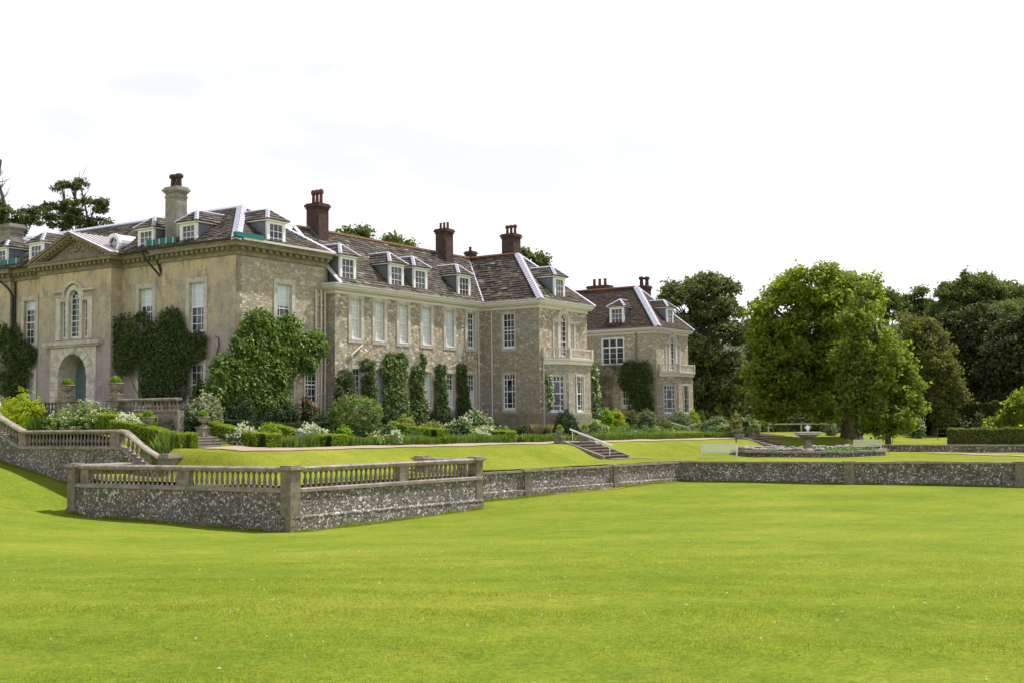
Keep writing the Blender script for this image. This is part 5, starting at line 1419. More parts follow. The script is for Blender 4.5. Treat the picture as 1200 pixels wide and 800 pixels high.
c = MB(); P = [(47.4, -.42), (45.2, -1.02), (45.2, -1.5), (47.4, -1.5)]
c.add([(43.5, y, z) for y, z in P] + [(43.75, y, z) for y, z in P], [(0, 1, 2, 3), (7, 6, 5, 4), (0, 4, 5, 1), (1, 5, 6, 2), (3, 2, 6, 7), (0, 3, 7, 4)])
c.box(43.4, 43.85, 44.75, 45.1, -1.5, -.95)
obj("side_wall", c, M_BAL, gs, Matrix.Identity(4))
rs_ = MB(); rs_.bar((43.9, 44.7, .0), (43.9, 44.7, -1.1), .03, .03); pass
obj("post", rs_, M_IRON, gs, Matrix.Identity(4))

def urn(label, x, y, z, s=1.0, ped=.45, group=None):
    u = thing("stone_urn", label, "urn", x, y, z, group)
    mb = MB(); 
    if ped: mb.box(-.26 * s, .26 * s, -.26 * s, .26 * s, 0, ped * .8); mb.box(-.31 * s, .31 * s, -.31 * s, .31 * s, ped * .8, ped)
    obj("pedestal", mb, M_URN, u, frame(x, y, z)) if ped else None
    b = MB(); b.lathe([(.2 * s, ped), (.2 * s, ped + .05 * s), (.08 * s, ped + .1 * s), (.07 * s, ped + .16 * s), (.2 * s, ped + .22 * s), (.3 * s, ped + .34 * s), (.3 * s, ped + .42 * s), (.37 * s, ped + .47 * s), (.36 * s, ped + .51 * s), (.28 * s, ped + .48 * s)], 14)
    obj("bowl", b, M_URN, u, frame(x, y, z))
    n = 500; d = rng.normal(size=(n, 3)); d /= np.linalg.norm(d, axis=1)[:, None]; d[:, 2] = np.abs(d[:, 2])
    r = rng.uniform(.6, 1, n) ** .5
    p = d * r[:, None] * np.array([.27, .27, .34]) * s + np.array([0, 0, ped + .5 * s])
    link("plant", leaf_mesh(p, .06 * s, L['lime'], up=.4, rnd=np.clip(rng.normal(.45, .2, n), 0, 1)), u, frame(x, y, z))
    return u

# ------------------------------------------------------------------ foliage
def leaf_mesh(P, size, material, up=.5, rnd=None, name="leaves", aspect=1.7, outward=None):
    """one folded pointed leaf (4 vertices) per point"""
    n = len(P); P = np.asarray(P, float)
    sz = size * rng.uniform(.55, 1.35, n)
    nrm = rng.normal(size=(n, 3)); nrm[:, 2] = nrm[:, 2] + up * 2
    if outward is not None: nrm += outward * 1.1
    nrm /= np.linalg.norm(nrm, axis=1)[:, None]
    t = rng.normal(size=(n, 3)); t -= (t * nrm).sum(1)[:, None] * nrm; t /= np.linalg.norm(t, axis=1)[:, None]
    b = np.cross(nrm, t)
    a_ = (sz * aspect / 2)[:, None]; w_ = (sz / 2)[:, None]
    v = np.stack([P - t * a_, P + b * w_ + nrm * w_ * .25, P + t * a_, P - b * w_ + nrm * w_ * .25], 1).reshape(-1, 3)
    F = np.arange(4 * n).reshape(-1, 4)
    if rnd is None: rnd = np.clip(rng.normal(.5, .22, n), 0, 1)
    return raw_mesh(name, v, F, material, rnd)
def clumps(blobs, n, sub=.3, per=34, shell=.62, squash=.7, minz=None, rg_=None):
    """points in little clumps near the surface of ellipsoid lobes: (x, y, z, rx, ry, rz)"""
    area = np.array([((b[3] * b[4]) ** 1.6 / 3 * 2 + (b[3] * b[5]) ** 1.6 / 3) ** (1 / 1.6) for b in blobs]); area /= area.sum()
    out, nr_ = [], []; col = []
    for b, a in zip(blobs, area):
        k = max(3, int(n * a / per))
        d = rng.normal(size=(k, 3)); d /= np.linalg.norm(d, axis=1)[:, None]
        r = rng.uniform(shell, 1.06, k)
        c = d * r[:, None] * np.array(b[3:6])
        s = sub * rng.uniform(.5, 1.3, k)
        tone = rng.normal(0, .13, k)
        q = rng.normal(size=(k, per, 3)) * s[:, None, None] * np.array([1, 1, squash])
        p = (c[:, None] + q).reshape(-1, 3) + np.array(b[:3])
        out.append(p); nr_.append(np.repeat(d, per, 0)); col.append(np.repeat(tone, per))
    P, D, T_ = np.concatenate(out), np.concatenate(nr_), np.concatenate(col)
    if minz is not None:
        k = P[:, 2] > minz; P, D, T_ = P[k], D[k], T_[k]
    return P, D, np.clip(.48 + T_ + rng.normal(0, .14, len(P)), 0, 1)

def shrub_blobs(x, y, z0, zt, r, style):
    h = max(.3, zt - z0); ry = r * rng.uniform(.75, .95)
    if style in ('dome', 'round'):
        return [(x, y, z0 + h * .5, r, r * .95, h * .5)] if style == 'dome' else [(x, y, z0 + h * .52, r, r * .95, h * .48), (x, y, z0 + h * .25, r * .8, r * .8, h * .3)]
    out = []
    k = int(rng.integers(3, 6))
    for i in range(k):
        f = (i + .5) / k * 2 - 1
        hh = h * (1 - .28 * abs(f) - rng.uniform(0, .15)) if i != k // 2 else h
        out.append((x + f * r * .55, y + rng.uniform(-.4, .4) * ry, z0 + hh * .5, r * .52, ry * .7, hh * .52))
    return out
FLOW = {'white': ('white', .10), 'pink': ('pinkf', .035), 'whitegreen': ('white', .05), 'pale': ('creamf', .035), 'purple': ('purplef', .3), 'rose': ('rosef', .03)}
BODY = {'white': 'pale', 'pink': 'grey', 'whitegreen': 'mid', 'purple': 'grey', 'rose': 'dark', 'dome': 'box', 'round': 'roundleaf', 'bronze': 'bronzeb', 'bigleaf': 'gold', 'grass': 'mid'}
def blades(cx, cy, z0, r, h, n, material, name="blades"):
    a = rng.uniform(0, 2 * math.pi, n); rr = r * np.sqrt(rng.uniform(0, 1, n)) * .7
    x, y = cx + rr * np.cos(a), cy + rr * np.sin(a)
    hh = h * rng.uniform(.6, 1.05, n); lean = rng.uniform(.05, .45, n) * hh
    dx, dy = np.cos(a) * lean, np.sin(a) * lean; px_, py_ = -np.sin(a) * .018, np.cos(a) * .018
    z = np.full(n, z0)
    v = np.stack([np.stack([x - px_, y - py_, z], 1), np.stack([x + px_, y + py_, z], 1), np.stack([x + dx * .4 + px_, y + dy * .4 + py_, z + hh * .65], 1), np.stack([x + dx, y + dy, z + hh], 1)], 1).reshape(-1, 3)
    return raw_mesh(name, v, np.arange(4 * n).reshape(-1, 4), material, np.clip(rng.normal(.5, .2, n), 0, 1))
CATS = {'grass': 'grass clump', 'beige': 'grass clump', 'dome': 'topiary', 'round': 'shrub'}
for (x, y, zt, r, st, lab) in SHRUBS:
    z0 = float(up_z(np.array(x), np.array(y))) - .05
    root = thing("shrub" if st not in ('grass', 'beige', 'dome', 'white', 'rose') else {'grass': 'grass_clump', 'beige': 'grass_clump', 'dome': 'topiary_dome', 'white': 'rose_bush', 'rose': 'climbing_rose'}[st], lab, CATS.get(st, 'shrub' if st not in ('white', 'rose') else 'flower bush'), x, y, z0)
    if zt - z0 < .35: zt = z0 + .35
    if st in ('grass', 'beige'):
        link("blades", blades(x, y, z0, r, zt - z0, 900, L[BODY.get(st, st)]), root)
        continue
    bl = shrub_blobs(x, y, z0, zt, r, st)
    r *= 1.1; h = zt - z0
    vol = r * r * 4 + r * h * 4
    dens = {'dome': 900, 'bigleaf': 200}.get(st, 620)
    n = int(min(9000, max(600, vol * dens)))
    size = {'dome': .045, 'bigleaf': .2, 'round': .085, 'dark': .07}.get(st, .075)
    P, D, c = clumps(bl, n, sub=.1 if st != 'dome' else .03, per=14, shell=.8 if st in ('dome', 'round', 'dark') else .6, minz=z0)
    link("foliage", leaf_mesh(P, size, L[BODY.get(st, st)], .35, c, outward=D), root)
    # dense dark inside of the bush: twigs
    tw = MB()
    for i in range(7):
        a = i * .9; tw.tube([(x, y, z0), (x + math.cos(a) * r * .35, y + math.sin(a) * r * .35, z0 + h * .5), (x + math.cos(a) * r * .6, y + math.sin(a) * r * .6, z0 + h * .75)], .03, 5, .01)
    obj("stems", tw, M_BARK, root, Matrix.Identity(4))
    if st in FLOW or st == 'orange':
        f, s = FLOW.get(st, ('creamf', .03))
        m = max(40, int(len(P) * s * 1.6))
        k = rng.choice(len(P), m); Pf = P[k] + D[k] * .1 + np.array([0, 0, .04])
        Pf = np.repeat(Pf, 4, 0) + rng.normal(size=(m * 4, 3)) * .035
        link("flowers", leaf_mesh(Pf, .075, L[f], .5, name="flowers", aspect=1.1), root)["kind"] = "stuff"

# climbers on the house walls
for (lab, ax, c, st, th, ell) in CLIMBERS:
    n_tot = 0; Pl, Dl, Cl = [], [], []
    mat_ = L[{'whiterose': 'mid'}.get(st, st)]
    sgn = -1
    for (k, z, rk, rz) in ell:
        rk, rz = max(rk, .12), max(rz, .15)
        dens = {'dead': 260, 'whiterose': 420}.get(st, 520)
        if st in ('ivy', 'magnolia') and min(rk, rz) < .75: rk, rz, dens = max(.12, rk - .1), rz, dens * 1.5
        n = int(math.pi * rk * rz * dens) // 12 + 6
        a = rng.uniform(0, 2 * math.pi, n); rr = np.sqrt(rng.uniform(0, 1.12, n))
        u = k + rr * np.cos(a) * rk; w = z + rr * np.sin(a) * rz
        bulge = th * (1 - .55 * rr ** 2) * rng.uniform(.35, 1, n) + .03
        tone = rng.normal(0, .14, n)
        q = rng.normal(size=(n, 12, 3)) * np.array([.13, .07, .13]) * (.95 if st == 'hydrangea' else .62 if rk < .8 else .85)
        U = (u[:, None] + q[:, :, 0]).ravel(); Wz = (w[:, None] + q[:, :, 2]).ravel(); O = np.maximum(.03, (bulge[:, None] + q[:, :, 1])).ravel()
        if ax == 0: P = np.stack([c - O, U, Wz], 1)
        else: P = np.stack([U, c - O, Wz], 1)
        kk = Wz > -.4
        Pl.append(P[kk]); Cl.append(np.clip(.48 + np.repeat(tone, 12)[kk] + rng.normal(0, .14, kk.sum()), 0, 1))
    P = np.concatenate(Pl); C_ = np.concatenate(Cl)
    D = np.zeros_like(P); D[:, ax] = -1; D[:, 2] = .5
    ks = [e[0] for e in ell]; mid = sum(ks) / len(ks)
    base = (c, mid, G0) if ax == 0 else (mid, c, G0)
    root = thing({'ivy': 'wall_climber', 'hydrangea': 'climbing_hydrangea', 'magnolia': 'wall_magnolia', 'whiterose': 'climbing_rose', 'dead': 'bare_creeper'}[st], lab, 'climbing plant', *base)
    size = {'hydrangea': .13, 'magnolia': .14, 'dead': .05}.get(st, .085)
    link("foliage", leaf_mesh(P, size, mat_, .25, C_, outward=D), root)
    sm = MB()
    for i, (k, z, rk, rz) in enumerate(sorted(ell, key=lambda e: e[1])):
        p0 = (mid, G0); 
        pts = [(p0[0] * (1 - t) + k * t + .12 * math.sin(t * 6 + i), p0[1] * (1 - t) + z * t) for t in (0, .33, .66, 1)]
        sm.tube([((c - .06, a, b) if ax == 0 else (a, c - .06, b)) for a, b in pts], .045, 5, .015)
    obj("stem", sm, M_BARK, root, Matrix.Identity(4))
    if st in ('hydrangea', 'whiterose', 'magnolia'):
        fr_ = {'hydrangea': .006, 'whiterose': .03, 'magnolia': .004}[st]
        m = int(len(P) * fr_) + 5; k = rng.choice(len(P), m); Pf = P[k].copy(); Pf[:, ax] -= .08
        Pf = np.repeat(Pf, 5, 0) + rng.normal(size=(m * 5, 3)) * .05
        link("flowers", leaf_mesh(Pf, .08, L['creamf' if st != 'whiterose' else 'white'], .3, name="flowers", aspect=1.1, outward=np.repeat(D[:1], m * 5, 0)), root)["kind"] = "stuff"
vs_ = MB(); vs_.tube([(48.2, 52.05, G0), (48.2, 51.95, 3.2), (48.2, 51.8, 3.9), (48.2, 51.55, 4.6), (48.2, 51.6, 5.0), (48.2, 51.85, 5.1)], .06, 6, .03)
tag(obj("creeper_stem", vs_, M_BARK), "bare twisted creeper stem climbing the left facade near the corner", "climbing plant")

# hedges
def hedge(label, path, w, h, lk, size=.04, dens=900, name="box_hedge", top=None, cat="hedge", ztop=None, zoff=0):
    """clipped hedge along a plan path, following the ground"""
    x, y = path[len(path) // 2]
    root = thing(name, label, cat, x, y, float(up_z(np.array(x), np.array(y))))
    P, D = [], []; core = MB()
    for (p, q) in zip(path[:-1], path[1:]):
        d = math.hypot(q[0] - p[0], q[1] - p[1]); u = np.array([(q[0] - p[0]) / d, (q[1] - p[1]) / d]); v = np.array([-u[1], u[0]])
        n = int(d * (w + 2 * h) * dens); face = rng.uniform(0, w + 2 * h, n); t = rng.uniform(0, d, n)
        s = np.where(face < w, face - w / 2, np.where(face < w + h, -w / 2, w / 2)); z = np.where(face < w, h, np.where(face < w + h, face - w, face - w - h))
        xy = np.array(p) + u * t[:, None] + v * s[:, None]
        g = up_z(xy[:, 0], xy[:, 1]) + zoff
        wobz = 1 + .04 * np.sin(t * 3.1) + .03 * np.sin(t * 7.7)
        P.append(np.c_[xy, g + z * wobz]); dn = np.c_[np.where(face < w, 0, np.sign(s))[:, None] * v, np.where(face < w, 1.0, 0)]; D.append(dn)
        k = max(2, int(d / .8))
        for i in range(k):
            a, b = along(p, q, i / k), along(p, q, (i + 1) / k); za, zb = [float(up_z(np.array(c[0]), np.array(c[1]))) + zoff for c in (a, b)]
            o = v * (w / 2 - .04); hh = h - .05
            core.add([(a[0] - o[0], a[1] - o[1], za - .1), (b[0] - o[0], b[1] - o[1], zb - .1), (b[0] + o[0], b[1] + o[1], zb - .1), (a[0] + o[0], a[1] + o[1], za - .1),
                      (a[0] - o[0], a[1] - o[1], za + hh), (b[0] - o[0], b[1] - o[1], zb + hh), (b[0] + o[0], b[1] + o[1], zb + hh), (a[0] + o[0], a[1] + o[1], za + hh)],
                     [(0, 3, 2, 1), (4, 5, 6, 7), (0, 1, 5, 4), (1, 2, 6, 5), (2, 3, 7, 6), (3, 0, 4, 7)])
    for e in (path[0], path[-1]):
        n = int(w * h * dens); a, b = (path[0], path[1]) if e is path[0] else (path[-1], path[-2])
        u = np.array([b[0] - a[0], b[1] - a[1]]); u = u / np.linalg.norm(u); v = np.array([-u[1], u[0]])
        s = rng.uniform(-w / 2, w / 2, n); z = rng.uniform(0, h, n); xy = np.array(e) + v * s[:, None]
        P.append(np.c_[xy, up_z(xy[:, 0], xy[:, 1]) + zoff + z]); D.append(np.tile([-u[0], -u[1], 0], (n, 1)))
    P, D = np.concatenate(P), np.concatenate(D); P = P + rng.normal(size=P.shape) * .02
    link("foliage", leaf_mesh(P, size, L[lk], .2, np.clip(rng.normal(.5, .18, len(P)), 0, 1), outward=D), root)
    obj("inner_growth", core, M_SOILG, root, Matrix.Identity(4))
    return root
M_SOILG = m_plain("hedge_inside", (.03, .045, .012), .4, 6, .95, .05, 'geo', .6)
def pyy(x, o): return float(path_y(x)) + o
def lavrow(label, xa, xb, off=1.35, h=.5, lk='lav'):
    """soft untrimmed row of upright sprays"""
    m = (xa + xb) / 2
    root = thing("lavender_row", label, "lavender row", m, pyy(m, off), float(up_z(np.array(m), np.array(pyy(m, off)))))
    n = int((xb - xa) * 900); x = rng.uniform(xa, xb, n); y = 43 - .07 * (x - 38) + off + rng.uniform(-.35, .35, n)
    z = up_z(x, y); hh = h * rng.uniform(.55, 1.1, n) * (1 + .12 * np.sin(x * 2.3)); a = rng.uniform(0, 2 * math.pi, n); le = hh * rng.uniform(.1, .4, n)
    wx, wy = -np.sin(a) * .022, np.cos(a) * .022
    v = np.stack([np.stack([x - wx, y - wy, z], 1), np.stack([x + wx, y + wy, z], 1), np.stack([x + np.cos(a) * le * .5 + wx, y + np.sin(a) * le * .5 + wy, z + hh * .7], 1), np.stack([x + np.cos(a) * le, y + np.sin(a) * le, z + hh], 1)], 1).reshape(-1, 3)
    link("sprays", raw_mesh("sprays", v, np.arange(4 * n).reshape(-1, 4), L[lk], np.clip(rng.normal(.5, .2, n), 0, 1)), root)
lavrow("lavender row from the garden steps to the first box hedge end", 45.3, 47.6, 1.4, .6)
lavrow("long lavender row along the path in front of the big rounded bush", 49.9, 57.0, 1.3)
lavrow("lavender row in front of the white hydrangeas", 57.8, 63.6, 1.3)
lavrow("lavender row under the projecting wing left of the near urns", 65.4, 70.2, 1.2)
lavrow("lavender row from the near urns towards the far wing", 73.6, 84.5, 1.3)
lavrow("lavender row between the low clipped hedge and the far urns", 90.5, 99, 1.3)
lavrow("grey-green lavender mass beside the sloping balustrade", 38.9, 40.4, 2.8, .75)
hedge("box hedge with a sunlit top beside the right of the garden steps", [(44.2, 48.6), (44.25, 44.2), (45.2, 44.05)], .7, .7, 'box')
hedge("box hedge end dividing the long bed left of the big rounded bush", [(48.2, 47.2), (48.6, 43.7), (49.8, 43.6)], .6, .6, 'box')
hedge("square box hedge end below the golden bushes", [(57.0, 46.2), (57.3, 43.3), (58.4, 43.2)], .7, .85, 'box')
hedge("box hedge with a sunlit top at the foot of the inner corner", [(63.6, 46.4), (63.9, 42.9), (65.0, 42.8)], .7, .7, 'box')
hedge("box hedge left of the garden steps above the sloping balustrade", [(39.4, 49.4), (40.1, 45.2)], .8, .65, 'box')
hedge("small square box hedge end at the left foot of the garden steps", [(40.3, 45.2), (40.75, 45.2)], .5, .7, 'box')
hedge("dark low hedge below the entrance terrace balustrade", [(41.4, 51.2), (45.5, 50.2), (46.5, 47.2)], .9, .7, 'dark')
hedge("wedge shaped hedge with a bright top left of the stone urn", [(40.8, 52.2), (41.2, 48.9)], .9, .95, 'box')
hedge("low clipped hedge along the path below the far wing", [(85.0, 41.6), (90.2, 41.2)], .6, .45, 'box')
hedge("low clipped hedge in front of the dark round bushes of the main block", [(44.2, 49.2), (50.5, 47.6), (55.5, 48.0)], .8, .6, 'dark')
hedge("long clipped hedge with golden young tips at the right edge", [(100.0, 24.2), (102.4, 12.0)], 1.8, 1.3, 'bronzeb', .09, 300, zoff=0)
hedge("pale clipped strip of hedge by the lawn edge in the entrance garden", [(40.9, 48.7), (43.8, 48.7)], .5, .3, 'lime') if False else None
dk = hedge("high dark hedge closing the garden behind the great tree", [(128, 62), (132, 34), (138, 8), (140, -20)], 3, 3.4, 'yew', .3, 30)

# low mixed plants filling the long bed between the shrubs
def bedfill():
    out = {}
    for i in range(520):
        x = rng.uniform(44.5, 100); yc_ = float(path_y(x)); top = 47.5 if x < 70.5 else (42.9 if x < 79 else 48)
        y = rng.uniform(yc_ + 1.7, max(yc_ + 2.2, top)); z = float(up_z(np.array(x), np.array(y)))
        r = rng.uniform(.2, .5); h = rng.uniform(.12, .38)
        k = ['pale', 'lime', 'mid', 'grey', 'gold', 'mid'][int(rng.integers(0, 6))]
        out.setdefault(k, []).append((x, y, z + h * .4, r, r, h))
    for k, b in out.items():
        P, D, c = clumps(b, 170 * len(b), .09, 10, .5, 1.0)
        tag(link("ground_cover", leaf_mesh(P, .075, L[k], .5, c)), {'pale': 'pale green', 'lime': 'lime green', 'mid': 'mid green', 'grey': 'grey-green', 'gold': 'golden green'}[k] + " ground cover between the shrubs of the long bed", "ground cover", kind="stuff")
        if k in ('pale', 'grey'):
            q = rng.choice(len(P), 900); F_ = P[q] + np.array([0, 0, .1]); tag(link("bed_flowers", leaf_mesh(F_, .07, L['white' if k == 'pale' else 'creamf'], .6, aspect=1.1)), ("white" if k == 'pale' else "cream") + " blossoms scattered through the long flower bed", "flowers", kind="stuff")
bedfill()
# stone edging in the flower bed
mb = MB(); mb.sweep([(44.4, 46.9), (56.5, 46.4)], [(0, -1.2), (.2, -1.2), (.2, -.52), (-.2, -.52), (-.2, -1.2)])
tag(obj("stone_edging", mb, M_DRESS), "low pale stone edging behind the white roses", "stone edging")

urn("stone urn with a clipped plant at the left of the terrace gap before the door", 42.5, 57.4, 1.54, 1.15, .25)
urn("stone urn with a clipped plant at the right of the terrace gap before the door", 42.5, 53.3, 1.54, 1.15, .25)
urn("stone urn behind the box hedge to the left of the garden steps", 39.9, 47.6, -.45, 1.0, .45)
urn("stone urn on a square pedestal at the right top of the garden steps", 43.6, 47.75, -.5, 1.0, .5)
urn("stone urn on the left pedestal of the near steps beside the white handrail", 66.76, 40.28, -.87, .9, .0)
urn("stone urn on the right pedestal of the near steps", 70.04, 40.28, -.87, .9, .0)
urn("stone urn on the left pedestal of the far steps", 91.76, 38.48, -1.06, .9, .0)
urn("stone urn on the right pedestal of the far steps", 94.74, 38.48, -1.06, .9, .0)
def handrail(label, p, q, foot):
    h = thing("handrail", label, "handrail", q[0], q[1], foot)
    mb = MB(); mb.bar(p, q, .09, .1); obj("rail", mb, M_WHITE, h, Matrix.Identity(4))
    mb = MB()
    for t in (.06, .94):
        c = Vector(p).lerp(Vector(q), t); mb.tube([c, (c.x, c.y, foot if t > .5 else foot + .9)], .03)
    obj("post", mb, M_WHITE, h, Matrix.Identity(4))
handrail("white wooden handrail sloping down the near stone steps", (68.1, 40.3, -.42), (68.3, 37.3, -1.5), -2.3)
handrail("white handrail sloping down through the shrubs below the far wing", (92.9, 47, .43), (95.6, 44.6, -.55), -1.35)

# round basin with rocks and a tazza fountain
bx_, by_ = 82.0, 29.3
zg = float(up_z(np.array(bx_), np.array(by_)))
bs_ = thing("round_basin", "wide round stone basin with a ring of rocks and water plants", "fountain basin", bx_, by_, zg)
mb = MB()
R_ = 5.1
for i in range(44):
    a0, a1 = 2 * math.pi * i / 44, 2 * math.pi * (i + .97) / 44; o = random.uniform(-.03, .03); zt_ = zg + .42 + random.uniform(-.03, .03)
    pts = [((R_ - .4) * math.cos(a0), (R_ - .4) * math.sin(a0)), ((R_ - .4) * math.cos(a1), (R_ - .4) * math.sin(a1)), ((R_ + .2 + o) * math.cos(a1), (R_ + .2 + o) * math.sin(a1)), ((R_ + .2 + o) * math.cos(a0), (R_ + .2 + o) * math.sin(a0))]
    mb.plan([(bx_ + x, by_ + y) for x, y in pts][::-1], zt_ - .14, zt_)
obj("rim", mb, M_ROCK, bs_, Matrix.Identity(4))
mb = MB(); mb.lathe([(R_ + .05, -.3), (R_ + .02, .3), (R_ - .3, .3), (R_ - .3, .12), (.3, .1)], 44, bx_, by_, zg); obj("kerb", mb, M_FLINT, bs_, Matrix.Identity(4))
m_w, nt_, b_ = mat("pool_water", .05, .5); b_.inputs["Base Color"].default_value = (.02, .035, .025, 1)
mb = MB(); mb.lathe([(R_ - .32, .2), (.2, .2)], 40, bx_, by_, zg); mb.v = [(x, y, zg + .2) for x, y, z in mb.v]; obj("water", mb, m_w, bs_, Matrix.Identity(4))
def rock(x, y, z, s, parent):
    mb = MB(); vv = []; k = 9
    for j, (r, h) in enumerate(((.85, 0), (1.0, .25), (.9, .5), (.55, .62))):
        for i in range(k): 
            a = 2 * math.pi * i / k; q = r * random.uniform(.75, 1.15); vv.append((q * math.cos(a) * s, q * math.sin(a) * s * .7, (h + random.uniform(-.05, .05)) * s * .8))
    ff = [(j * k + i, j * k + (i + 1) % k, (j + 1) * k + (i + 1) % k, (j + 1) * k + i) for j in range(3) for i in range(k)] + [tuple(range(3 * k, 4 * k))]
    mb.add(vv, ff); return obj("rock", mb, M_ROCK, parent, frame(x, y, z, random.uniform(0, 180)))
for i in range(26):
    a = math.radians(-20 + i * 9.2); rr_2 = R_ - .75 + random.uniform(-.25, .1)
    rock(bx_ + rr_2 * math.cos(a), by_ + rr_2 * math.sin(a), zg + .38, random.uniform(.35, .62), bs_)
for r_in, n_ in ((2.6, 12),):
    for i in range(n_): a = 2 * math.pi * i / n_; rock(bx_ + r_in * math.cos(a), by_ + r_in * math.sin(a), zg + .15, random.uniform(.25, .4), bs_)
n = 2600; a = rng.uniform(0, 2 * math.pi, n); rr = (R_ - .5) * np.sqrt(rng.uniform(.1, 1, n)); 
P = np.stack([bx_ + rr * np.cos(a), by_ + rr * np.sin(a), zg + .25 + rng.uniform(0, .28, n) * (np.sin(a * 5) > -.3)], 1)
link("water_plants", leaf_mesh(P, .16, L['mid'], 1.2, name="water_plants"), bs_)["kind"] = "stuff"
link("flowers", leaf_mesh(P[:160] + np.array([0, 0, .12]), .1, L['creamf'], 1.0, name="flowers"), bs_)["kind"] = "stuff"
fo = thing("fountain", "pale stone tazza fountain with a small jet of water", "fountain", bx_, by_, zg + .2)
mb = MB(); mb.lathe([(.62, 0), (.55, .12), (.4, .3), (.26, .55), (.2, .75), (.17, .92), (.3, 1.0), (.26, 1.05)], 16, bx_, by_, zg + .2); obj("stem", mb, M_URN, fo, Matrix.Identity(4))
mb = MB(); mb.lathe([(.3, 1.05), (.6, 1.13), (.85, 1.23), (.9, 1.25), (.9, 1.35), (.95, 1.38), (.95, 1.43), (.85, 1.43), (.5, 1.35), (.05, 1.3)], 22, bx_, by_, zg + .2); obj("bowl", mb, M_PALES, fo, Matrix.Identity(4))
n = 700; t = rng.uniform(0, 1, n); a = rng.uniform(0, 2 * math.pi, n); sp = rng.uniform(0, .28, n)
P = np.stack([bx_ + np.cos(a) * sp * t, by_ + np.sin(a) * sp * t, zg + 1.6 + .8 * t * (1 - .35 * t) * (1 - sp)], 1)
m_j, nt_, b_ = mat("water_spray", .3, .4); b_.inputs["Base Color"].default_value = (.8, .85, .88, 1); b_.inputs["Alpha"].default_value = .6
link("water_jet", leaf_mesh(P, .035, m_j, .2, name="water_jet", aspect=1.2), fo)

def bench(label, x, y, z, a, w=2.2):
    """slatted garden bench, local x along the seat, back towards +y"""
    b = thing("garden_bench", label, "bench", x, y, z, "pale slatted garden benches", a); fr = frame(x, y, z, a); h = w / 2
    mb = MB()
    for i in range(5): mb.box(-h, h, -.25 + i * .1, -.18 + i * .1, .42, .45)
    obj("seat", mb, M_BENCH, b, fr)
    mb = MB(); mb.box(-h, h, .24, .28, .86, .94); mb.box(-h, h, .24, .28, .5, .55)
    n_ = int(w / .09)
    for i in range(1, n_): x0 = -h + w * i / n_; mb.box(x0 - .024, x0 + .024, .25, .27, .5, .88)
    obj("backrest", mb, M_BENCH, b, fr)
    for sx in (-h + .03, h - .03):
        for sy, hh in ((-.24, .66), (.26, .96)):
            mb = MB(); mb.box(sx - .035, sx + .035, sy - .035, sy + .035, 0, hh); obj("leg", mb, M_BENCH, b, fr)
        mb = MB(); mb.box(sx - .04, sx + .04, -.28, .26, .64, .69); mb.box(sx - .02, sx + .02, -.22, .24, .2, .25); obj("armrest", mb, M_BENCH, b, fr)
    mb = MB(); mb.box(-h, h, -.02, .02, .2, .25); obj("stretcher", mb, M_BENCH, b, fr)
    return b
def gz(x, y): return float(up_z(np.array(x), np.array(y)))
bench("pale slatted bench on the lawn behind the wall corner, seen from behind", 73.4, 32.2, gz(73.4, 32.2), 118 + 180 - 180 + 180 - 8, 2.3)
bench("grey slatted bench at the right rim of the round basin", 90.6, 27.8, gz(90.6, 27.8), 118 - 8, 2.0)
def sign(label, x, y, h, w, m, hh=.25):
    s = thing("garden_sign", label, "sign", x, y, gz(x, y)); z = gz(x, y)
    mb = MB(); mb.tube([(x, y, z), (x, y, z + h)], .025); obj("post", mb, M_GREEND, s, Matrix.Identity(4))
    mb = MB(); mb.box(-w / 2, w / 2, -.04, -.01, h - hh, h); obj("board", mb, m, s, frame(x, y, z, -60))
sign("thin dark green post on the lawn right of the pale bench", 80.0, 33.8, 1.15, .1, M_GREEND, .2)
sign("thin dark green post behind the bench at the right rim of the basin", 88.3, 25.6, 1.2, .12, M_GREEND, .2)
sign("small dark sign on the lawn between the far urns and the fountain", 104, 43.0, .9, .6, M_GREEND, .45)
sign("small blue sign in the border below the far wing", 93.0, 41.5, .55, .75, M_SIGNB, .35)
sign("small dark post marker on the shaded lawn right of the poplar", 103.5, 29.6, 1.3, .3, M_GREEND, .25)
bk = MB(); bk.box(99.5, 100.3, 41.8, 42.1, gz(100, 42) , gz(100, 42) + .22); tag(obj("brick_block", bk, M_BRICK), "small low brick block on the lawn beyond the far urns", "brick block")
# low garden wall at right and white rail beyond the fountain
lo = thing("stone_wall", "low stone retaining wall on the lawn in front of the right hedge", "garden wall", 91, 20, -2.4)
mb = MB(); mb.sweep([(92.6, 28.2), (92.2, 25.5), (91.6, 21.0), (90.9, 10), (90.5, -5)], [(0, -3), (.16, -3), (.16, -1.98), (-.3, -1.98), (-.3, -3)]); obj("wall", mb, M_FLINT, lo, Matrix.Identity(4))
mb = MB(); mb.sweep([(92.6, 28.2), (92.2, 25.5), (91.6, 21.0), (90.9, 10), (90.5, -5)], [(-.32, -1.98), (.22, -1.98), (.22, -1.88), (-.32, -1.88)]); obj("coping", mb, M_COPE, lo, Matrix.Identity(4))
wr_ = MB(); wr_.bar((112.5, 47.5, -.35), (115.5, 38.5, -.35), .06, .14)
for t in (0, .33, .66, 1): 
    c = Vector((112.5, 47.5, 0)).lerp(Vector((115.5, 38.5, 0)), t); wr_.box(c.x - .05, c.x + .05, c.y - .05, c.y + .05, -1.9, -.3)
tag(obj("rail_fence", wr_, M_DRESS), "low pale rail fence on the lawn behind the fountain", "fence")
wf = MB()
for y in np.arange(28, 5, -2.0): wf.tube([(112, y, -2), (112, y, -.75)], .04, 5)
wf.tube([(112, 28, -.85), (112, 5, -.85)], .02, 4); wf.tube([(112, 28, -1.3), (112, 5, -1.3)], .02, 4)
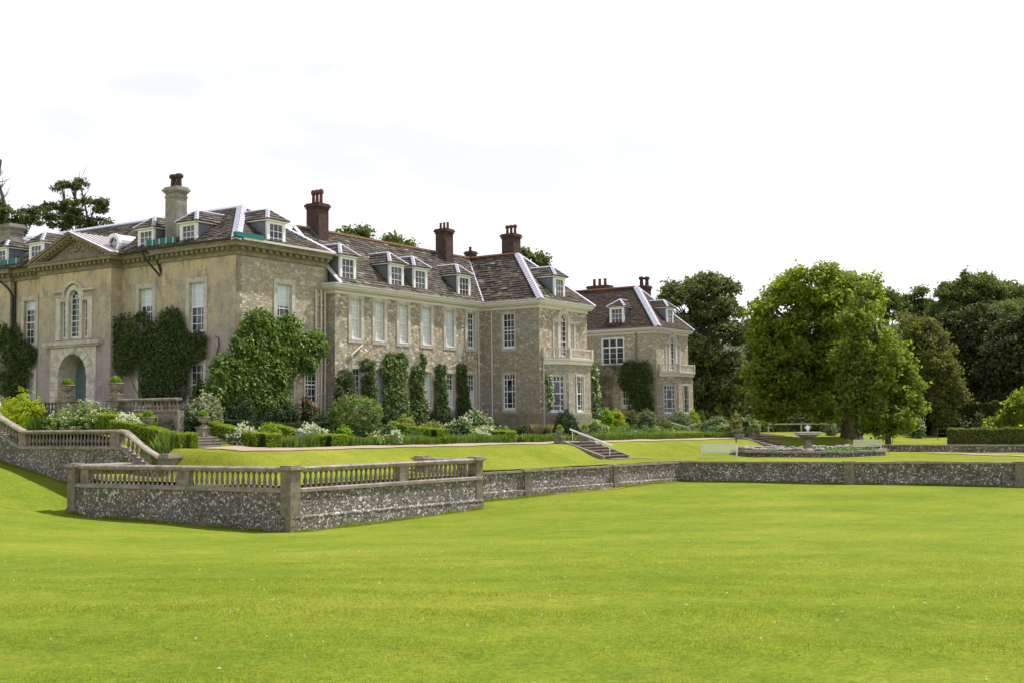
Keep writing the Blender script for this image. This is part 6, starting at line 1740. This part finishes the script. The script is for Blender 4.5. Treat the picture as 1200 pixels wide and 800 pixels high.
tag(obj("wire_fence", wf, M_BARK), "thin post and wire fence along the shaded lawn under the right trees", "fence")

# ------------------------------------------------------------------ trees
def tree(nm, lab, st, base, blobs):
    bx0, by0, bz0 = base
    root = thing(nm, lab, "tree", bx0, by0, bz0)
    bl = []
    for (x, y, z, r, rz) in blobs:
        o = rng.uniform(-.35, .35) * r
        ddx, ddy = fw.x, fw.y
        bl.append((x + ddx * o, y + ddy * o, z, r, r * .9, rz))
    # leaf size, leaves per m2 of lobe, lobe radius, lobes per m2 of crown outline, flattening, leaf scatter
    sz, dens, lr, lk, fl_, sub = {'oak': (.2, 85, 1.15, 1.2, .7, .24), 'bright': (.22, 72, 1.2, 1.15, .65, .27), 'poplar': (.19, 85, .8, 1.25, .95, .2), 'bronze': (.18, 85, 1.0, 1.3, .8, .24), 'yew': (.24, 80, 1.3, 1.5, .8, .28), 'ash': (.24, 66, 1.35, 1.0, .65, .32), 'cedar': (.18, 130, .8, 2.1, .42, .18)}[st]
    lobes = []; keys = []
    for b in bl:
        k = max(5, int(4 * (b[3] * b[5]) * lk / max(.6, lr) ** 1.1))
        d = rng.normal(size=(k, 3)); d /= np.linalg.norm(d, axis=1)[:, None]
        r = rng.uniform(.45, 1.0, k) ** .5
        for q, f in zip(d, r):
            s_ = lr * rng.uniform(.45, 1.2) * min(1, .35 + .3 * min(b[3], b[5]))
            lobes.append((b[0] + q[0] * f * b[3], b[1] + q[1] * f * b[4], b[2] + q[2] * f * b[5], s_, s_, s_ * fl_))
    n = int(min(150000, max(1800, sum(4 * math.pi * l[3] * l[3] for l in lobes) * dens * .33)))
    P, D, c = clumps(lobes, n, sub, 8, .55, .7, minz=bz0 + .6)
    link("crown", leaf_mesh(P, sz, L[st], .35, c, name="crown", outward=D * .7), root)
    cx = np.mean([b[0] for b in bl]); cy = np.mean([b[1] for b in bl]); cz = np.mean([b[2] for b in bl]); zmax = max(b[2] for b in bl)
    r0 = {'bright': .95, 'poplar': .28, 'oak': .7, 'cedar': .26}.get(st, .4) if nm != 'bright_bush_tree' else .15
    tr = MB()
    zm = bz0 + (cz - bz0) * (.45 if st == 'bright' else .8)
    if st == 'bright' and nm == 'great_tree':
        pts = [(bx0 + .1, by0 - .1, bz0 - .4), (bx0, by0, bz0 + .5), (bx0 - .3, by0 + .25, bz0 + 3), (bx0 - .9, by0 + 1.2, bz0 + 6), (cx, cy, cz)]
        tr.tube(pts, .9, 12, .4)
        tr.lathe([(1.35, -.3), (1.1, .2), (.9, 1.0)], 12, bx0, by0, bz0)
    else:
        tr.tube([(bx0, by0, bz0 - .4), (bx0, by0, bz0 + 1), (bx0 * .6 + cx * .4, by0 * .6 + cy * .4, zm), (cx, cy, max(cz, zm + .5)), (cx + .2, cy, zmax)], r0, 9, r0 * .3)
    obj("trunk", tr, M_BARK, root, Matrix.Identity(4))
    lm = MB()
    for i, b in enumerate(bl):
        s = Vector((bx0 * .4 + cx * .6, by0 * .4 + cy * .6, bz0 + (min(b[2], cz + 2) - bz0) * .6)); e = Vector(b[:3])
        m1 = s.lerp(e, .5) + Vector((0, 0, .4))
        lm.tube([s, m1, e], r0 * .3, 6, r0 * .1)
        for j in range(7):
            a = rng.normal(size=3); a /= np.linalg.norm(a); a[2] = abs(a[2]) * .8
            lm.tube([m1.lerp(e, .5), e + Vector(a) * .4 * b[3], e + Vector((a[0] * b[3], a[1] * b[4], a[2] * b[5])) * .95], r0 * .13, 4, r0 * .03)
    obj("limbs", lm, M_BARK, root, Matrix.Identity(4))
    return root
for (nm, lab, st, base, blobs) in TREES: tree(nm, lab, st, base, blobs)
# bare branches standing out of two crowns behind the house
def bare(label, pts, r, tw):
    mb = MB(); mb.tube(pts, r, 6, r * .4); rr_3 = random.Random(len(pts) + int(pts[0][0]))
    for i in range(tw):
        t = rr_3.uniform(.45, 1); k = min(len(pts) - 2, int(t * (len(pts) - 1))); p = Vector(pts[k]).lerp(Vector(pts[k + 1]), rr_3.random())
        d = Vector((rr_3.uniform(-1, 1), rr_3.uniform(-1, 1), rr_3.uniform(.1, 1))).normalized() * rr_3.uniform(.5, 1.5)
        mb.tube([p, p + d * .6, p + d + Vector((0, 0, .2))], r * .22, 4, r * .07)
    return tag(obj("bare_branch_tree", mb, M_BARK), label, "tree")
_c = Vector(TREES[12][3]); 
bare("dead tree top with bare twigs inside the cedar behind the roof", [(_c.x, _c.y, 5), (_c.x + .2, _c.y, 14), (_c.x, _c.y - .1, 19), (_c.x - .3, _c.y + .3, 21.5), (_c.x - .6, _c.y + .9, 24.2)], .17, 46)
_c = Vector(TREES[13][3])
bare("bare curved branch rising at the left edge above the stone chimney", [(_c.x, _c.y, 5), (_c.x, _c.y, 17), (_c.x + .1, _c.y - .3, 21), (_c.x - .3, _c.y + .1, 23), (_c.x - .1, _c.y, 25)], .22, 26)

# dark wood closing the view on the right: read as one mass
def wood():
    bl = []
    for i in range(90):
        t = i / 45; a = math.radians(yaw_deg - 4.2 - 27 * t); d = rng.uniform(165, 195)
        h = rng.uniform(7, 12) * (1.4 if t > 1.15 else 1) * (1 if t > .15 else .75); x, y = d * math.cos(a), d * math.sin(a)
        bl.append((x, y, -2 + h * .55, rng.uniform(3.5, 6), rng.uniform(3, 5), h * .6))
    P, D, c = clumps(bl, 170000, .7, 26, .6, .8, minz=-3)
    return link("woodland", leaf_mesh(P, .42, L['yew'], .3, np.clip(c + .1, 0, 1), outward=D))
yaw_deg = 33.3
tag(wood(), "dark woodland closing the view behind the garden trees", "woodland", kind="stuff")
def under():
    bl = []
    for i in range(34):
        t = i / 33; x = 118 + 14 * math.sin(t * 3) ; y = 58 - 74 * t
        bl.append((x, y, -1.8 + .9, 2.0, 1.6, rng.uniform(1.2, 2.3)))
    P, D, c = clumps(bl, 30000, .3, 20, .6, .8, minz=-3)
    return link("undergrowth", leaf_mesh(P, .2, L['yew'], .3, c, outward=D))
tag(under(), "dark undergrowth in the shade under the right hand trees", "undergrowth", kind="stuff")

# ------------------------------------------------------------------ grass blades and clover near the camera
def grass():
    n = 620000
    hd_ = yaw + rng.uniform(-.50, .50, n); dist = np.sqrt(rng.uniform(7.5 ** 2, 30 ** 2, n))
    k = rng.uniform(0, 1, n) < np.clip((30 - dist) / 16, .1, 1); hd_, dist = hd_[k], dist[k]; n = len(dist)
    x, y = dist * np.cos(hd_), dist * np.sin(hd_)
    z = LOW(x, y) + wob(x, y) * .6 - .008
    patch = .5 + .5 * np.sin(x * .9 + 2 * np.sin(y * .6)) * np.cos(y * 1.1 + x * .3)
    h = rng.uniform(.01, .034, n) * (.7 + .6 * patch); a = rng.uniform(0, 2 * math.pi, n); w = rng.uniform(.0025, .005, n); le = h * rng.uniform(.2, 1.0, n)
    b2 = rng.uniform(0, 2 * math.pi, n)
    v = np.stack([np.stack([x - w * np.cos(a), y - w * np.sin(a), z], 1), np.stack([x + w * np.cos(a), y + w * np.sin(a), z], 1), np.stack([x + le * np.cos(b2), y + le * np.sin(b2), z + h], 1)], 1).reshape(-1, 3)
    return link("grass", raw_mesh("grass", v, np.arange(3 * n).reshape(-1, 3), L['blade'], np.clip(.5 + .25 * (patch - .5) + rng.normal(0, .22, n), 0, 1)))
L['blade'] = m_leaf("grass_blades", [(0, (.13, .2, .016)), (.5, (.2, .26, .02)), (.82, (.3, .33, .045)), (1, (.6, .5, .2))], .5)
tag(grass(), "short grass blades of the near lawn", "grass", kind="stuff")
def clover():
    n = 230; hd_ = yaw + rng.uniform(-.5, .5, n); dist = np.sqrt(rng.uniform(9 ** 2, 34 ** 2, n))
    x, y = dist * np.cos(hd_), dist * np.sin(hd_); z = LOW(x, y) + wob(x, y) * .6 + .02
    P = np.repeat(np.stack([x, y, z], 1), 5, 0) + rng.normal(size=(n * 5, 3)) * .008
    return link("clover_flowers", leaf_mesh(P, .014, L['white'], .8, name="clover_flowers", aspect=1.1))
tag(clover(), "scattered tiny white clover heads in the near lawn", "flowers", kind="stuff")
bpy.context.view_layer.update()

def tufts():
    """longer grass left standing against the feet of the walls"""
    V = []; R = []
    for pl_, o_ in (([C2, C1, C3], .34), ([(47.7, 35.0), (67.95, 32.5), (71.6, 13.3)], .32), ([(38, 60), (38, 46.6)], .28)):
        for (p, q) in zip(pl_[:-1], pl_[1:]):
            d = math.hypot(q[0] - p[0], q[1] - p[1]); n = int(d * 420); t = rng.uniform(0, 1, n)
            u = np.array([q[0] - p[0], q[1] - p[1]]) / d; nv = np.array([u[1], -u[0]]); o = o_ + np.abs(rng.normal(0, .09, n))
            xy = np.array(p) + (np.array(q) - np.array(p)) * t[:, None] + nv * o[:, None]
            z = LOW(xy[:, 0], xy[:, 1]) + wob(xy[:, 0], xy[:, 1]) * .6 - .02
            dens_ = .5 + .5 * np.sin(t * d * 1.7 + np.sin(t * d * .6) * 3)
            h = rng.uniform(.04, .16, n) * (.5 + dens_); a = rng.uniform(0, 6.28, n); le = h * rng.uniform(.1, .7, n); w = .008
            V.append(np.stack([np.stack([xy[:, 0] - w * np.cos(a), xy[:, 1] - w * np.sin(a), z], 1), np.stack([xy[:, 0] + w * np.cos(a), xy[:, 1] + w * np.sin(a), z], 1), np.stack([xy[:, 0] + le * np.cos(a + 2), xy[:, 1] + le * np.sin(a + 2), z + h], 1)], 1).reshape(-1, 3)); R.append(np.clip(rng.normal(.5, .25, n), 0, 1))
    V = np.concatenate(V); R = np.concatenate(R)
    return link("grass_tufts", raw_mesh("grass_tufts", V, np.arange(len(V)).reshape(-1, 3), L['blade'], R))
tag(tufts(), "longer grass standing along the feet of the flint walls", "grass", kind="stuff")
def worn():
    V = []; F = []; n = 60
    p, q = (47.7, 35.0), (67.95, 32.5); d = math.hypot(q[0] - p[0], q[1] - p[1]); u = ((q[0] - p[0]) / d, (q[1] - p[1]) / d); nv = (u[1], -u[0])
    for i in range(n + 1):
        t = .3 + .7 * i / n; w = .22 + .45 * max(0, math.sin(math.pi * min(1, i / n * 1.02))) * (.7 + .3 * math.sin(i * .9) + .2 * math.sin(i * 2.3))
        for k in range(4):
            o = .2 + w * k / 3; V.append((p[0] + (q[0] - p[0]) * t + nv[0] * o, p[1] + (q[1] - p[1]) * t + nv[1] * o, 0))
    V = np.array(V); V[:, 2] = LOW(V[:, 0], V[:, 1]) + wob(V[:, 0], V[:, 1]) * .6 + .02
    for i in range(n):
        for k in range(3): F.append((i * 4 + k, i * 4 + k + 1, (i + 1) * 4 + k + 1, (i + 1) * 4 + k))
    return link("worn_earth", raw_mesh("worn_earth", V, F, m_plain("worn_turf_earth", (.27, .2, .07), .4, 3, .95, .03, 'geo', .5, tint=(.16, .19, .02)), smooth=True))
tag(worn(), "worn brownish strip of turf at the foot of the long flint wall", "worn turf", kind="structure")
bpy.context.view_layer.update()
